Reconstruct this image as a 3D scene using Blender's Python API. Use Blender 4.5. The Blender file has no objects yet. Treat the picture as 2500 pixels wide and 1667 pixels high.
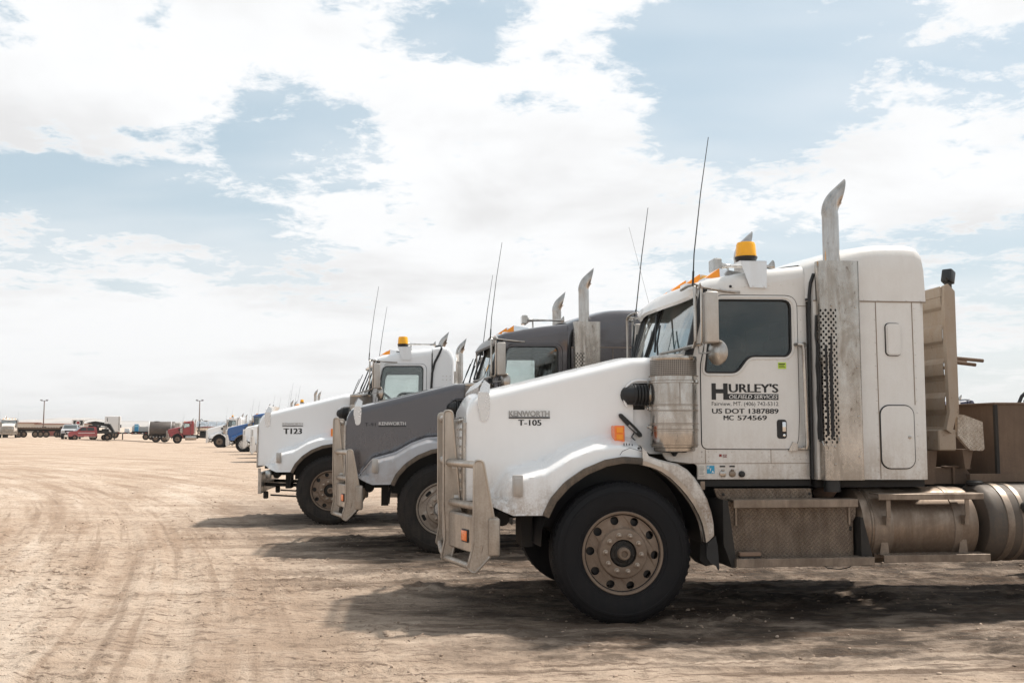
import bpy, bmesh, math, random
import numpy as np
from mathutils import Vector, Matrix
from mathutils.geometry import tessellate_polygon
random.seed(4); RNG = np.random.default_rng(7)
R = math.radians; PI = math.pi
scene = bpy.context.scene
C = scene.collection
# ------------------------------------------------------------------ camera
cd = bpy.data.cameras.new('camera'); cam = bpy.data.objects.new('camera', cd); C.objects.link(cam)
cam.location = (0, 0, 1.48); cam.rotation_euler = (R(90 + 5.18), 0, 0)
cd.sensor_width = 36; cd.lens = 35; cd.clip_start = 0.1; cd.clip_end = 20000
scene.camera = cam
# ------------------------------------------------------------------ light
LDIR = Vector((-0.54, -0.34, -1.0)).normalized()          # the way the sunlight travels
SUN_EL = math.asin(-LDIR.z); SUN_AZ = math.atan2(-LDIR.x, -LDIR.y)
sd = bpy.data.lights.new('sun', 'SUN'); sd.energy = 5.0; sd.angle = R(3.0); sd.color = (1.0, 0.94, 0.86)
sun = bpy.data.objects.new('sun', sd); C.objects.link(sun)
sun.rotation_euler = LDIR.to_track_quat('-Z', 'Y').to_euler()
scene.view_settings.view_transform = 'Standard'; scene.view_settings.look = 'None'
scene.view_settings.exposure = 0.16; scene.view_settings.gamma = 1.0; scene.view_settings.use_curve_mapping = False

# ------------------------------------------------------------------ node helpers
class NT:
    def __init__(s, tree):
        s.t = tree; s.n = tree.nodes; s.l = tree.links
    def new(s, kind, **kw):
        nd = s.n.new(kind)
        for k, v in kw.items(): setattr(nd, k, v)
        return nd
    def put(s, sock, v):
        if hasattr(v, 'is_output') or isinstance(v, bpy.types.NodeSocket): s.l.new(v, sock)
        else: sock.default_value = v
    def m(s, op, a, b=0.0, c=0.0, clamp=False):
        nd = s.new('ShaderNodeMath', operation=op, use_clamp=clamp)
        s.put(nd.inputs[0], a); s.put(nd.inputs[1], b); s.put(nd.inputs[2], c)
        return nd.outputs[0]
    def add(s, a, b): return s.m('ADD', a, b)
    def sub(s, a, b): return s.m('SUBTRACT', a, b)
    def mul(s, a, b): return s.m('MULTIPLY', a, b)
    def ramp(s, v, a, b, lo=0.0, hi=1.0):
        nd = s.new('ShaderNodeMapRange', interpolation_type='SMOOTHSTEP')
        s.put(nd.inputs[0], v); s.put(nd.inputs[1], a); s.put(nd.inputs[2], b); s.put(nd.inputs[3], lo); s.put(nd.inputs[4], hi)
        return nd.outputs[0]
    def mix(s, f, a, b, mode='MIX'):
        nd = s.new('ShaderNodeMix', data_type='RGBA', blend_type=mode)
        s.put(nd.inputs[0], f)
        s.put(nd.inputs[6], a if not isinstance(a, tuple) else (*a, 1)[:4]); s.put(nd.inputs[7], b if not isinstance(b, tuple) else (*b, 1)[:4])
        return nd.outputs[2]
    def vec(s, x, y, z):
        nd = s.new('ShaderNodeCombineXYZ'); s.put(nd.inputs[0], x); s.put(nd.inputs[1], y); s.put(nd.inputs[2], z); return nd.outputs[0]
    def sep(s, v):
        nd = s.new('ShaderNodeSeparateXYZ'); s.put(nd.inputs[0], v); return nd.outputs
    def noise(s, v, scale, detail=4, rough=0.55, dist=0.0):
        nd = s.new('ShaderNodeTexNoise'); s.put(nd.inputs['Vector'], v)
        nd.inputs['Scale'].default_value = scale; nd.inputs['Detail'].default_value = detail
        nd.inputs['Roughness'].default_value = rough; nd.inputs['Distortion'].default_value = dist
        return nd.outputs[0]
    def scl(s, v, x, y, z):
        nd = s.new('ShaderNodeMapping'); s.put(nd.inputs[0], v); nd.inputs['Scale'].default_value = (x, y, z); return nd.outputs[0]

# ------------------------------------------------------------------ world: sky with broken cloud
world = bpy.data.worlds.new('World'); scene.world = world; world.use_nodes = True
w = NT(world.node_tree)
for nd in list(w.n): w.n.remove(nd)
wout = w.new('ShaderNodeOutputWorld'); bg = w.new('ShaderNodeBackground'); bg.inputs['Strength'].default_value = 0.1
w.l.new(bg.outputs[0], wout.inputs[0])
sky = w.new('ShaderNodeTexSky', sky_type='NISHITA', sun_disc=False, sun_elevation=SUN_EL, sun_rotation=SUN_AZ)
sky.air_density = 1.0; sky.dust_density = 2.0; sky.ozone_density = 1.0
geo = w.new('ShaderNodeTexCoord').outputs['Generated']
dx, dy, dz = w.sep(geo)
az = w.m('ARCTAN2', dx, dy); el = w.m('ARCSINE', dz)
# clouds banks: azimuth, elevation, half widths, tilt, amount (positive cloud, negative open sky)
BANKS = [(-0.433, 0.338, 0.150, 0.109, 0, 1.0), (-0.246, 0.392, 0.16, 0.052, 0, 0.8), (-0.078, 0.243, 0.188, 0.101, 0, 1.1),
 (0.024, 0.34, 0.092, 0.074, 0, 0.9), (0.109, 0.318, 0.052, 0.039, 0, 0.7), (0.143, 0.233, 0.087, 0.048, 0, 0.6),
 (-0.423, 0.070, 0.262, 0.080, 0, 1.0), (-0.205, 0.056, 0.184, 0.057, 10, 0.8), (-0.011, 0.153, 0.175, 0.061, 0, 0.8),
 (0.383, 0.239, 0.125, 0.062, 0, 1.0), (0.291, 0.214, 0.066, 0.035, 0, 0.5), (0.467, 0.284, 0.052, 0.039, 0, 0.5),
 (0.434, 0.385, 0.074, 0.022, 0, 0.6), (-0.123, 0.342, 0.105, 0.024, -12, 0.7), (0.101, 0.420, 0.052, 0.013, 0, 0.7),
 (-0.30, 0.33, 0.06, 0.03, -20, 0.5),
 (-0.220, 0.300, 0.085, 0.034, 15, -1.3), (-0.36, 0.215, 0.16, 0.028, -12, -1.1), (-0.228, 0.152, 0.13, 0.026, -18, -1.0),
 (-0.045, 0.396, 0.075, 0.032, 0, -1.3), (-0.167, 0.318, 0.04, 0.017, 0, -0.5), (0.253, 0.354, 0.128, 0.080, 0, -1.4),
 (0.190, 0.275, 0.07, 0.035, 0, -0.8), (0.282, 0.175, 0.079, 0.02, 0, -0.6), (0.444, 0.17, 0.096, 0.026, 0, -0.7),
 (-0.365, 0.375, 0.052, 0.03, -30, -0.9), (-0.454, 0.225, 0.10, 0.026, 0, -0.9), (0.469, 0.332, 0.066, 0.026, 0, -0.5)]
warp = w.noise(w.scl(geo, 1, 1, 1.6), 7.0, 3, 0.5)
field = None
for (a0, e0, sa, se, rot, amp) in BANKS:
    ca, sn = math.cos(R(rot)), math.sin(R(rot))
    u = w.sub(az, a0); v = w.sub(el, e0)
    p = w.mul(w.add(w.mul(u, ca), w.mul(v, sn)), 1 / sa)
    q = w.mul(w.sub(w.mul(v, ca), w.mul(u, sn)), 1 / se)
    g = w.m('EXPONENT', w.mul(w.add(w.mul(p, p), w.mul(q, q)), -1.0))
    g = w.mul(g, amp)
    field = g if field is None else w.add(field, g)
field = w.m('MINIMUM', w.mul(field, 0.95), 1.0)
den = w.add(w.m('MAXIMUM', dz, 0.0), 0.16)
plane = w.vec(w.m('DIVIDE', dx, den), w.m('DIVIDE', dy, den), 0.3)
n1 = w.noise(plane, 2.0, 10, 0.60, 0.35)
n2 = w.noise(plane, 5.5, 8, 0.62, 0.3)
n3 = w.noise(w.scl(plane, 1, 1.5, 1), 0.8, 4, 0.5, 0.2)
calm = w.ramp(el, 0.03, 0.20, 0.30, 1.0)
f = w.add(field, w.mul(w.sub(n1, 0.5), 3.8)); f = w.add(f, w.mul(calm, w.mul(w.sub(n2, 0.5), 3.6))); f = w.add(f, w.mul(calm, w.mul(w.sub(w.noise(plane, 15, 8, 0.68, 0.3), 0.5), 2.6)))
far_az = w.ramp(w.m('ABSOLUTE', az), 0.62, 1.1)             # away from the photographed quarter the cover follows the noise alone
high = w.ramp(el, 0.47, 0.75)
f = w.add(f, w.add(0.12, w.mul(w.m('MAXIMUM', far_az, high), 0.12)))
cover = w.ramp(f, -0.30, 0.72)
veil = w.ramp(w.noise(w.scl(plane, 1, 2, 1), 1.1, 3, 0.5), 0.3, 0.7, 0.0, 0.40)
cover = w.m('MAXIMUM', cover, veil)
lowhaze = w.m('EXPONENT', w.mul(w.m('MAXIMUM', el, 0.0), -9.0))
skyc = w.mix(0.62, sky.outputs[0], (5.5, 7.0, 7.7))
skyc = w.mix(w.mul(lowhaze, 0.9), skyc, (8.0, 8.1, 8.05))
shade = w.add(w.mul(n3, 0.7), w.mul(n1, 0.45))
cloudc = w.mix(w.ramp(shade, 0.50, 0.74), (9.0, 9.1, 9.2), (7.2, 7.2, 7.25))
edge = w.ramp(f, 0.2, 0.75)
cloudc = w.mix(w.mul(w.sub(1.0, edge), 0.7), cloudc, (9.4, 9.5, 9.6))
cloudc = w.mix(w.mul(lowhaze, 0.7), cloudc, (8.1, 8.1, 8.1))
final = w.mix(cover, skyc, cloudc)
final = w.mix(w.ramp(dz, 0.0, -0.03), final, (3.0, 2.6, 2.2))
w.l.new(final, bg.inputs[0])

# ------------------------------------------------------------------ materials
MATS = {}
def newmat(name):
    m = bpy.data.materials.new(name); m.use_nodes = True
    t = NT(m.node_tree); b = t.n['Principled BSDF']
    return m, t, b
DUST = (0.33, 0.255, 0.19); SHADE_DUST = (0.135, 0.096, 0.07)  # second dust tone is darkened: weaker light on low parts is put into it
def coat_mat(name, base, rough=0.3, metal=0.0, dust=0.25, low=0.5, lo=0.4, hi=1.5, coat=0.0, dustc=DUST, grain=6.0, bump=0.0, spots=0.0, spotc=(0.12, 0.07, 0.04)):
    """paint or metal with a film of dust: even film 'dust', more 'low' towards the wheels (height lo..hi of the thing)"""
    if name in MATS: return MATS[name]
    m, t, b = newmat(name)
    tc = t.new('ShaderNodeTexCoord').outputs['Object']
    x, y, z = t.sep(tc)
    na = t.noise(tc, grain, 6, 0.6); nb = t.noise(t.scl(tc, 9, 9, 1.2), 3.0, 4, 0.6); nc = t.noise(tc, 60, 3, 0.6)
    hgt = t.ramp(z, lo, hi, 1.0, 0.0)
    n = t.add(t.mul(na, 0.45), t.add(t.mul(nb, 0.3), t.mul(nc, 0.25)))
    patt = t.ramp(n, 0.38, 0.64)
    film = t.mul(t.add(dust, t.mul(hgt, low)), t.add(0.35, t.mul(patt, 1.1)))
    film = t.m('MINIMUM', film, 0.93)
    if metal >= 0.8:
        soft = name == 'dusty_bumper_aluminium'
        mot = t.add(t.mul(t.noise(t.scl(tc, 5, 5, 1.1), 1.6, 7, 0.68, 0.6), 0.6), t.mul(t.noise(tc, 3.2, 6, 0.7, 0.8), 0.4))
        base = t.mix(t.ramp(mot, 0.36, 0.64), tuple(c * (1.08 if soft else 1.3) for c in base), tuple(c * k for c, k in zip(base, (0.90, 0.87, 0.84) if soft else (0.74, 0.70, 0.66))))
        rough = t.add(rough - 0.06, t.mul(t.ramp(mot, 0.40, 0.66), 0.18))
    col = t.mix(film, base, dustc)
    if spots > 0:
        sp = t.ramp(t.noise(t.scl(tc, 1, 1, .5), 26, 5, 0.7), 0.60, 0.70, 0.0, spots)
        col = t.mix(sp, col, spotc)
    t.l.new(col, b.inputs['Base Color'])
    t.put(b.inputs['Metallic'], t.mul(t.sub(1.0, t.mul(film, 0.85)), metal))
    t.put(b.inputs['Roughness'], t.add(rough, t.mul(film, 0.40)))
    if coat: b.inputs['Coat Weight'].default_value = coat + .2; b.inputs['Coat Roughness'].default_value = 0.06
    bn = t.new('ShaderNodeBump'); bn.inputs['Strength'].default_value = (0.06 if coat else 0.22) + bump; bn.inputs['Distance'].default_value = 0.004
    t.l.new(t.add(t.mul(na, 0.6), t.mul(nc, 0.25)), bn.inputs['Height']); t.l.new(bn.outputs[0], b.inputs['Normal'])
    MATS[name] = m; return m
def flat(name, col, rough=0.6, metal=0.0, emit=0.0):
    if name in MATS: return MATS[name]
    m, t, b = newmat(name)
    tc = t.new('ShaderNodeTexCoord').outputs['Object']
    n = t.noise(tc, 14, 4, 0.6)
    t.l.new(t.mix(n, tuple(c * 0.85 for c in col), tuple(min(1, c * 1.15) for c in col)), b.inputs['Base Color'])
    b.inputs['Roughness'].default_value = rough; b.inputs['Metallic'].default_value = metal
    MATS[name] = m; return m
def glass(name, tint, refl=0.5, dustf=0.08):
    if name in MATS: return MATS[name]
    m, t, b = newmat(name); out = [n for n in t.n if n.type == 'OUTPUT_MATERIAL'][0]
    tr = t.new('ShaderNodeBsdfTransparent'); tr.inputs[0].default_value = (*tint, 1)
    gl = t.new('ShaderNodeBsdfGlossy'); gl.inputs['Roughness'].default_value = 0.03; gl.inputs['Color'].default_value = (0.9, 0.95, 0.95, 1)
    df = t.new('ShaderNodeBsdfDiffuse'); df.inputs[0].default_value = (0.45, 0.40, 0.34, 1)
    fr = t.new('ShaderNodeFresnel'); fr.inputs[0].default_value = 1.6
    s1 = t.new('ShaderNodeMixShader'); t.put(s1.inputs[0], t.m('MINIMUM', t.add(t.mul(fr.outputs[0], 1.0), refl * 0.1), 1.0)); t.l.new(tr.outputs[0], s1.inputs[1]); t.l.new(gl.outputs[0], s1.inputs[2])
    tc = t.new('ShaderNodeTexCoord').outputs['Object']
    dn = t.ramp(t.noise(t.scl(tc, 1, 1, 1), 5, 5, 0.6), 0.3, 0.8, 0.0, dustf * 2)
    s2 = t.new('ShaderNodeMixShader'); t.put(s2.inputs[0], dn); t.l.new(s1.outputs[0], s2.inputs[1]); t.l.new(df.outputs[0], s2.inputs[2])
    t.l.new(s2.outputs[0], out.inputs[0])
    MATS[name] = m; return m
def tread_plate(name, base, metal, dust):
    if name in MATS: return MATS[name]
    m = coat_mat(name, base, 0.42, metal, dust, 0.3, 0.3, 1.2, dustc=SHADE_DUST if base[0] < .5 else DUST); t = NT(m.node_tree); b = t.n['Principled BSDF']
    tc = t.new('ShaderNodeTexCoord').outputs['Object']; x, y, z = t.sep(tc)
    u = t.mul(t.add(x, y), 26.0); v = t.mul(t.add(z, t.mul(y, 0.6)), 26.0)
    a = t.add(u, v); c = t.sub(u, v)
    fa = t.m('ABSOLUTE', t.sub(t.m('FRACT', a), 0.5)); fc = t.m('ABSOLUTE', t.sub(t.m('FRACT', c), 0.5))
    par = t.m('FLOORED_MODULO', t.add(t.m('FLOOR', a), t.m('FLOOR', c)), 2.0)
    bar1 = t.mul(t.ramp(fc, 0.08, 0.2, 1, 0), t.ramp(fa, 0.36, 0.48, 1, 0)); bar2 = t.mul(t.ramp(fa, 0.08, 0.2, 1, 0), t.ramp(fc, 0.36, 0.48, 1, 0))
    h = t.add(t.mul(bar1, par), t.mul(bar2, t.sub(1.0, par)))
    bn = t.new('ShaderNodeBump'); bn.inputs['Strength'].default_value = 1.0; bn.inputs['Distance'].default_value = 0.012
    t.l.new(h, bn.inputs['Height']); t.l.new(bn.outputs[0], b.inputs['Normal'])
    return m
WHITE = coat_mat('white_paint', (0.82, 0.82, 0.82), 0.22, 0, 0.03, 0.85, 0.72, 1.25, 0.4, dustc=(.30, .22, .155))
WHITE2 = coat_mat('white_paint_clean', (0.82, 0.83, 0.84), 0.22, 0, 0.03, 0.28, 0.7, 1.2, 0.4)
RFEND = coat_mat('muddy_white_fender', (0.70, 0.67, 0.63), 0.35, 0, 0.42, 0.50, 0.7, 1.35, 0.0, dustc=(.25, .18, .13))
CABWHITE = coat_mat('white_cab_paint', (0.70, 0.69, 0.67), 0.30, 0, 0.10, 0.50, 0.95, 1.6, 0.25, dustc=(.36, .285, .22))
GREY = coat_mat('grey_metallic_paint', (0.088, 0.082, 0.088), 0.24, 0.65, 0.05, 0.18, 0.7, 1.7, 0.6, (0.20, 0.165, 0.145))
SILVERP = coat_mat('silver_fender_paint', (0.40, 0.40, 0.42), 0.32, 0.3, 0.12, 0.55, 0.6, 1.35, 0.2, (.27, .21, .165))
BLUE = coat_mat('blue_paint', (0.006, 0.085, 0.28), 0.3, 0, 0.04, 0.1, 0.5, 1.3, 0.4)
RED = coat_mat('red_paint', (0.26, 0.010, 0.014), 0.3, 0, 0.06, 0.15, 0.5, 1.3, 0.4)
ORANGE = coat_mat('dusty_orange_and_white_paint', (0.66, 0.62, 0.58), 0.4, 0, 0.15, 0.9, 0.6, 2.0)
ALU = coat_mat('dusty_aluminium', (0.43, 0.415, 0.395), 0.26, 1.0, 0.10, 0.30, 0.4, 1.6, dustc=(.27, .215, .165))
BAR = coat_mat('dusty_bumper_aluminium', (0.47, 0.43, 0.385), 0.30, 0.85, 0.14, 0.50, 0.3, 1.5, grain=3, dustc=(.23, .172, .126))
WBAR = coat_mat('white_bumper_coating', (0.78, 0.77, 0.75), 0.45, 0.0, 0.10, 0.25, 0.3, 1.5)
STEEL = coat_mat('stainless_steel', (0.43, 0.415, 0.395), 0.15, 1.0, 0.06, 0.12, 0.8, 1.8, spots=0.10, dustc=(.27, .21, .16))
GUARD = coat_mat('stained_steel_guard', (0.41, 0.385, 0.355), 0.20, 1.0, 0.12, 0.15, 0.8, 1.8, spots=0.8, spotc=(0.14, 0.10, 0.075), dustc=(.27, .21, .16))
PIPE = coat_mat('rusty_exhaust_steel', (0.42, 0.40, 0.38), 0.17, 1.0, 0.10, 0.0, 0.8, 1.8, spots=0.7, spotc=(0.13, 0.06, 0.04), dustc=(.25, .19, .15))
RIM = coat_mat('dusty_wheel_steel', (0.24, 0.18, 0.135), 0.5, 0.3, 0.60, 0.2, -0.5, 0.5, dustc=(.18, .128, .092))
RIMW = coat_mat('white_wheel_steel', (0.62, 0.60, 0.58), 0.5, 0.2, 0.2, 0.2, -0.5, 0.5)
TYRE = coat_mat('tyre_rubber', (0.0085, 0.0088, 0.0105), 0.60, 0, 0.02, 0.05, -0.55, 0.2, dustc=(0.10, 0.075, 0.055)); TYRE.node_tree.nodes['Principled BSDF'].inputs['Specular IOR Level'].default_value = 0.18
TYRED = coat_mat('dusty_tyre_rubber', (0.014, 0.014, 0.015), 0.65, 0, 0.10, 0.16, -0.55, 0.3, dustc=(0.13, 0.10, 0.075)); TYRED.node_tree.nodes['Principled BSDF'].inputs['Specular IOR Level'].default_value = 0.2
BLACK = flat('black_plastic', (0.009, 0.009, 0.010), 0.45)
RUBBER = flat('black_rubber', (0.011, 0.011, 0.012), 0.55)
CHASSIS = coat_mat('dirty_black_chassis', (0.010, 0.0095, 0.009), 0.7, 0, 0.05, 0.10, 0.3, 1.2, dustc=(0.12, 0.09, 0.065))
FLARE = coat_mat('worn_rubber_flare', (0.04, 0.035, 0.03), 0.7, 0, 0.40, 0.3, 0.6, 1.4, dustc=(0.22, 0.165, 0.12))
AMBER = flat('amber_lens', (0.95, 0.30, 0.015), 0.2)
LENSG = coat_mat('dull_marker_lens', (.42, .40, .38), .25, .3, .12, .1)
ORLENS = flat('orange_lens', (0.85, 0.20, 0.045), 0.2)
BEACON = flat('yellow_beacon_lens', (0.95, 0.42, 0.01), 0.12)
CHROME = flat('chrome', (0.72, 0.72, 0.72), 0.12, 1.0)
GLASSD = glass('tinted_cab_glass', (0.26, 0.34, 0.36), 0.1, 0.03)
GLASSC = glass('clear_cab_glass', (0.84, 0.87, 0.86), 0.3, 0.02)
WSGLASS = glass('windshield_glass', (0.66, 0.72, 0.70), 2.6, 0.12)
def screen_mat():
    if 'perforated_screen' in MATS: return MATS['perforated_screen']
    m, t, b = newmat('perforated_screen'); tc = t.new('ShaderNodeTexCoord').outputs['Object']
    x, y, z = t.sep(tc); a = t.m('ARCTAN2', t.sub(y, .20), t.sub(x, .465)); u = t.mul(a, 19.0); v = t.mul(z, 105.0)
    h = t.mul(t.m('SINE', t.mul(t.add(u, v), 2.0)), t.m('SINE', t.mul(t.sub(u, v), 2.0)))
    n = t.noise(tc, 9, 4, .6)
    t.l.new(t.mix(t.ramp(h, -.1, .3), t.mix(n, (.34, .31, .28), (.22, .19, .165)), (.07, .06, .052)), b.inputs['Base Color'])
    b.inputs['Metallic'].default_value = .6; b.inputs['Roughness'].default_value = .4
    MATS['perforated_screen'] = m; return m
TREAD = tread_plate('dusty_tread_plate', (0.21, 0.17, 0.135), 0.9, 0.30)
TANKM = coat_mat('dusty_tank_aluminium', (0.24, 0.19, 0.15), 0.34, 0.95, 0.32, 0.2, 0.4, 1.1, dustc=(0.14, 0.098, 0.07), grain=3)  # tank and steps: dark dust colour stands in for weak light low down
TANKD = coat_mat('dark_dirty_tank', (0.075, 0.068, 0.062), 0.5, 0.5, 0.35, 0.3, 0.4, 1.1, dustc=(0.15, 0.11, 0.08), grain=3)
STEP = coat_mat('dusty_step_aluminium', (0.26, 0.215, 0.175), 0.38, 0.8, 0.32, 0.2, 0.4, 1.1, dustc=(.155, .11, .08))
RUST = coat_mat('rusty_dirty_steel', (0.10, 0.065, 0.045), 0.75, 0, 0.35, 0.2, 0.9, 1.8, dustc=(0.185, 0.13, 0.092), spots=0.3, grain=4)
RACKM = coat_mat('dusty_white_rack_paint', (0.34, 0.285, 0.23), 0.4, 0.2, 0.30, 0.40, 1.3, 2.6, spots=0.5)
SEAT = flat('grey_seat_fabric', (0.05, 0.05, 0.055), 0.9)
HEADL = flat('pale_headliner', (0.22, 0.23, 0.22), 0.9)
INK = flat('black_lettering', (0.008, 0.008, 0.009), 0.4)
WHITEINK = flat('white_lettering', (0.8, 0.8, 0.79), 0.5)
EMBLEM = flat('grey_emblem_metal', (0.42, 0.41, 0.40), 0.35, 0.8)
STAIN = coat_mat('rust_brown_exhaust', (0.26, 0.14, 0.09), 0.6, 0, 0.3, 0.2, 0.4, 1.2)
LIME = flat('lime_sticker', (0.50, 0.68, 0.08), 0.6)
CYAN = flat('blue_sticker', (0.03, 0.30, 0.50), 0.6)
LENS = flat('clear_lamp_lens', (0.55, 0.55, 0.53), 0.15, 0.3)

# ------------------------------------------------------------------ mesh helpers
class M:
    def __init__(s): s.v = []; s.f = []; s.m = []
    def add(s, V, F, mi=0):
        o = len(s.v); s.v += [tuple(p) for p in V]; s.f += [tuple(i + o for i in f) for f in F]; s.m += [mi] * len(F); return s
    def box(s, x0, x1, y0, y1, z0, z1, bev=0.0, seg=2, mi=0):
        if bev <= 0:
            V = [(x, y, z) for z in (z0, z1) for y in (y0, y1) for x in (x0, x1)]
            return s.add(V, [(0, 2, 3, 1), (4, 5, 7, 6), (0, 1, 5, 4), (2, 6, 7, 3), (0, 4, 6, 2), (1, 3, 7, 5)], mi)
        bm = bmesh.new(); bmesh.ops.create_cube(bm, size=1)
        for v in bm.verts: v.co = Vector(((x0 + x1) / 2 + v.co.x * (x1 - x0), (y0 + y1) / 2 + v.co.y * (y1 - y0), (z0 + z1) / 2 + v.co.z * (z1 - z0)))
        bmesh.ops.bevel(bm, geom=bm.edges[:], offset=bev, segments=seg, affect='EDGES', profile=0.5)
        s.bm(bm, mi); return s
    def bm(s, bm, mi=0):
        bm.verts.index_update()
        s.add([v.co[:] for v in bm.verts], [tuple(v.index for v in f.verts) for f in bm.faces], mi); bm.free()
    def tube(s, pts, r, n=8, cap=True, mi=0):
        pts = [Vector(p) for p in pts]; k = len(pts)
        rs = r if isinstance(r, (list, tuple)) else [r] * k
        t0 = (pts[1] - pts[0]).normalized(); up = Vector((0, 0, 1)) if abs(t0.z) < 0.9 else Vector((0, 1, 0))
        nrm = (up - t0 * up.dot(t0)).normalized(); V = []; F = []
        for i, p in enumerate(pts):
            if i == 0: t = t0
            elif i == k - 1: t = (pts[i] - pts[i - 1]).normalized()
            else: t = ((pts[i] - pts[i - 1]).normalized() + (pts[i + 1] - pts[i]).normalized()).normalized()
            nrm = (nrm - t * nrm.dot(t)).normalized(); b = t.cross(nrm)
            for j in range(n):
                a = 2 * PI * j / n; V.append(p + (nrm * math.cos(a) + b * math.sin(a)) * rs[i])
        for i in range(k - 1):
            for j in range(n):
                j2 = (j + 1) % n; F.append((i * n + j, i * n + j2, (i + 1) * n + j2, (i + 1) * n + j))
        if cap: F += [tuple(range(n - 1, -1, -1)), tuple(range((k - 1) * n, k * n))]
        return s.add(V, F, mi)
    def lathe(s, prof, c, axis='y', n=32, a0=0.0, a1=2 * PI, cap=False, mi=0):
        """prof: (radius, distance along axis)"""
        full = abs(a1 - a0 - 2 * PI) < 1e-6; V = []; F = []; m = n if full else n + 1
        for r, h in prof:
            for j in range(m):
                a = a0 + (a1 - a0) * j / n; p, q = r * math.cos(a), r * math.sin(a)
                V.append({'y': (c[0] + p, c[1] + h, c[2] + q), 'z': (c[0] + p, c[1] + q, c[2] + h), 'x': (c[0] + h, c[1] + p, c[2] + q)}[axis])
        for i in range(len(prof) - 1):
            for j in range(n):
                j2 = (j + 1) % m; F.append((i * m + j, i * m + j2, (i + 1) * m + j2, (i + 1) * m + j))
        if cap: F += [tuple(range(m)), tuple(range((len(prof) - 1) * m, len(prof) * m))[::-1]]
        return s.add(V, F, mi)
    def prism(s, poly, y0, y1, holes=(), mi=0, axis='y'):
        """outline (x,z) pushed from y0 to y1, with holes"""
        loops = [list(poly)] + [list(h) for h in holes]
        flat_ = [p for l in loops for p in l]
        tr = tessellate_polygon([[Vector((p[0], p[1], 0)) for p in l] for l in loops])
        n = len(flat_)
        mk = (lambda p, d: (p[0], d, p[1])) if axis == 'y' else ((lambda p, d: (d, p[0], p[1])) if axis == 'x' else (lambda p, d: (p[0], p[1], d)))
        V = [mk(p, y0) for p in flat_] + [mk(p, y1) for p in flat_]
        F = [tuple(t) for t in tr] + [tuple(i + n for i in reversed(t)) for t in tr]
        o = 0
        for l in loops:
            k = len(l)
            for i in range(k): F.append((o + i, o + (i + 1) % k, n + o + (i + 1) % k, n + o + i))
            o += k
        return s.add(V, F, mi)
    def grid(s, rows, mi=0, close=False):
        n = len(rows[0]); V = [p for r in rows for p in r]; F = []
        for i in range(len(rows) - 1):
            for j in range(n - 1 if not close else n):
                j2 = (j + 1) % n; F.append((i * n + j, i * n + j2, (i + 1) * n + j2, (i + 1) * n + j))
        return s.add(V, F, mi)
    def xf(s, mat):
        s.v = [tuple(mat @ Vector(p)) for p in s.v]; return s
    def join(s, o, mi=0): return s.add(o.v, o.f, mi)
    def mirror(s, W=2.4):
        o = M(); o.v = [(x, W - y, z) for x, y, z in s.v]; o.f = [tuple(reversed(f)) for f in s.f]; o.m = list(s.m); return o
    def mesh(s, name, mats, ang=32):
        me = bpy.data.meshes.new(name); me.from_pydata(s.v, [], s.f); me.update()
        bm = bmesh.new(); bm.from_mesh(me); bmesh.ops.recalc_face_normals(bm, faces=bm.faces[:]) ; bm.to_mesh(me); bm.free()
        for m in (mats if isinstance(mats, (list, tuple)) else [mats]): me.materials.append(m)
        me.polygons.foreach_set('material_index', s.m if len(s.m) == len(me.polygons) else [0] * len(me.polygons))
        me.polygons.foreach_set('use_smooth', [True] * len(me.polygons)); me.set_sharp_from_angle(angle=R(ang)); me.update()
        return me
CACHE = {}
def put(name, me, parent=None, loc=None, rot=None):
    o = bpy.data.objects.new(name, me); C.objects.link(o)
    if parent: o.parent = parent
    if loc is not None: o.location = loc
    if rot is not None: o.rotation_euler = rot
    return o
def part(name, m, mat, parent, ang=32, label=None, **kw):
    o = put(name, m.mesh(name, mat, ang), parent, **kw)
    if label: o['label'] = label
    return o
def cpart(name, key, fn, mat, parent, ang=32, **kw):
    """a part whose mesh is shared between things"""
    k = (key, mat.name if not isinstance(mat, (list, tuple)) else tuple(x.name for x in mat))
    if k not in CACHE: CACHE[k] = fn().mesh(name, mat, ang)
    return put(name, CACHE[k], parent, **kw)
def islands(m):
    p = list(range(len(m.v)))
    def f(i):
        while p[i] != i: p[i] = p[p[i]]; i = p[i]
        return i
    for fc in m.f:
        a = f(fc[0])
        for i in fc[1:]: p[f(i)] = a
    g = {}
    for fc in m.f: g.setdefault(f(fc[0]), []).append(fc)
    out = []
    for fs in g.values():
        used = sorted({i for q in fs for i in q}); mp = {o: k for k, o in enumerate(used)}; n = M(); n.add([m.v[i] for i in used], [tuple(mp[i] for i in q) for q in fs]); out.append(n)
    return out
def cislands(name, key, fn, mat, parent, ang=32, **kw):
    """one object for each separate piece"""
    k = (key, 'n')
    if k not in CACHE: CACHE[k] = islands(fn())
    ms = CACHE[k]
    return [cpart(name, '%s_%d' % (key, i), lambda: q, mat, parent, ang, **kw) for i, q in enumerate(ms)][0]
def thing(name, label, cat, loc=(0, 0, 0), rz=0.0, group=None):
    o = bpy.data.objects.new(name, None); C.objects.link(o); o.empty_display_size = 0.2
    o.location = loc; o.rotation_euler = (0, 0, rz); o['label'] = label; o['category'] = cat
    if group: o['group'] = group
    return o
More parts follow.
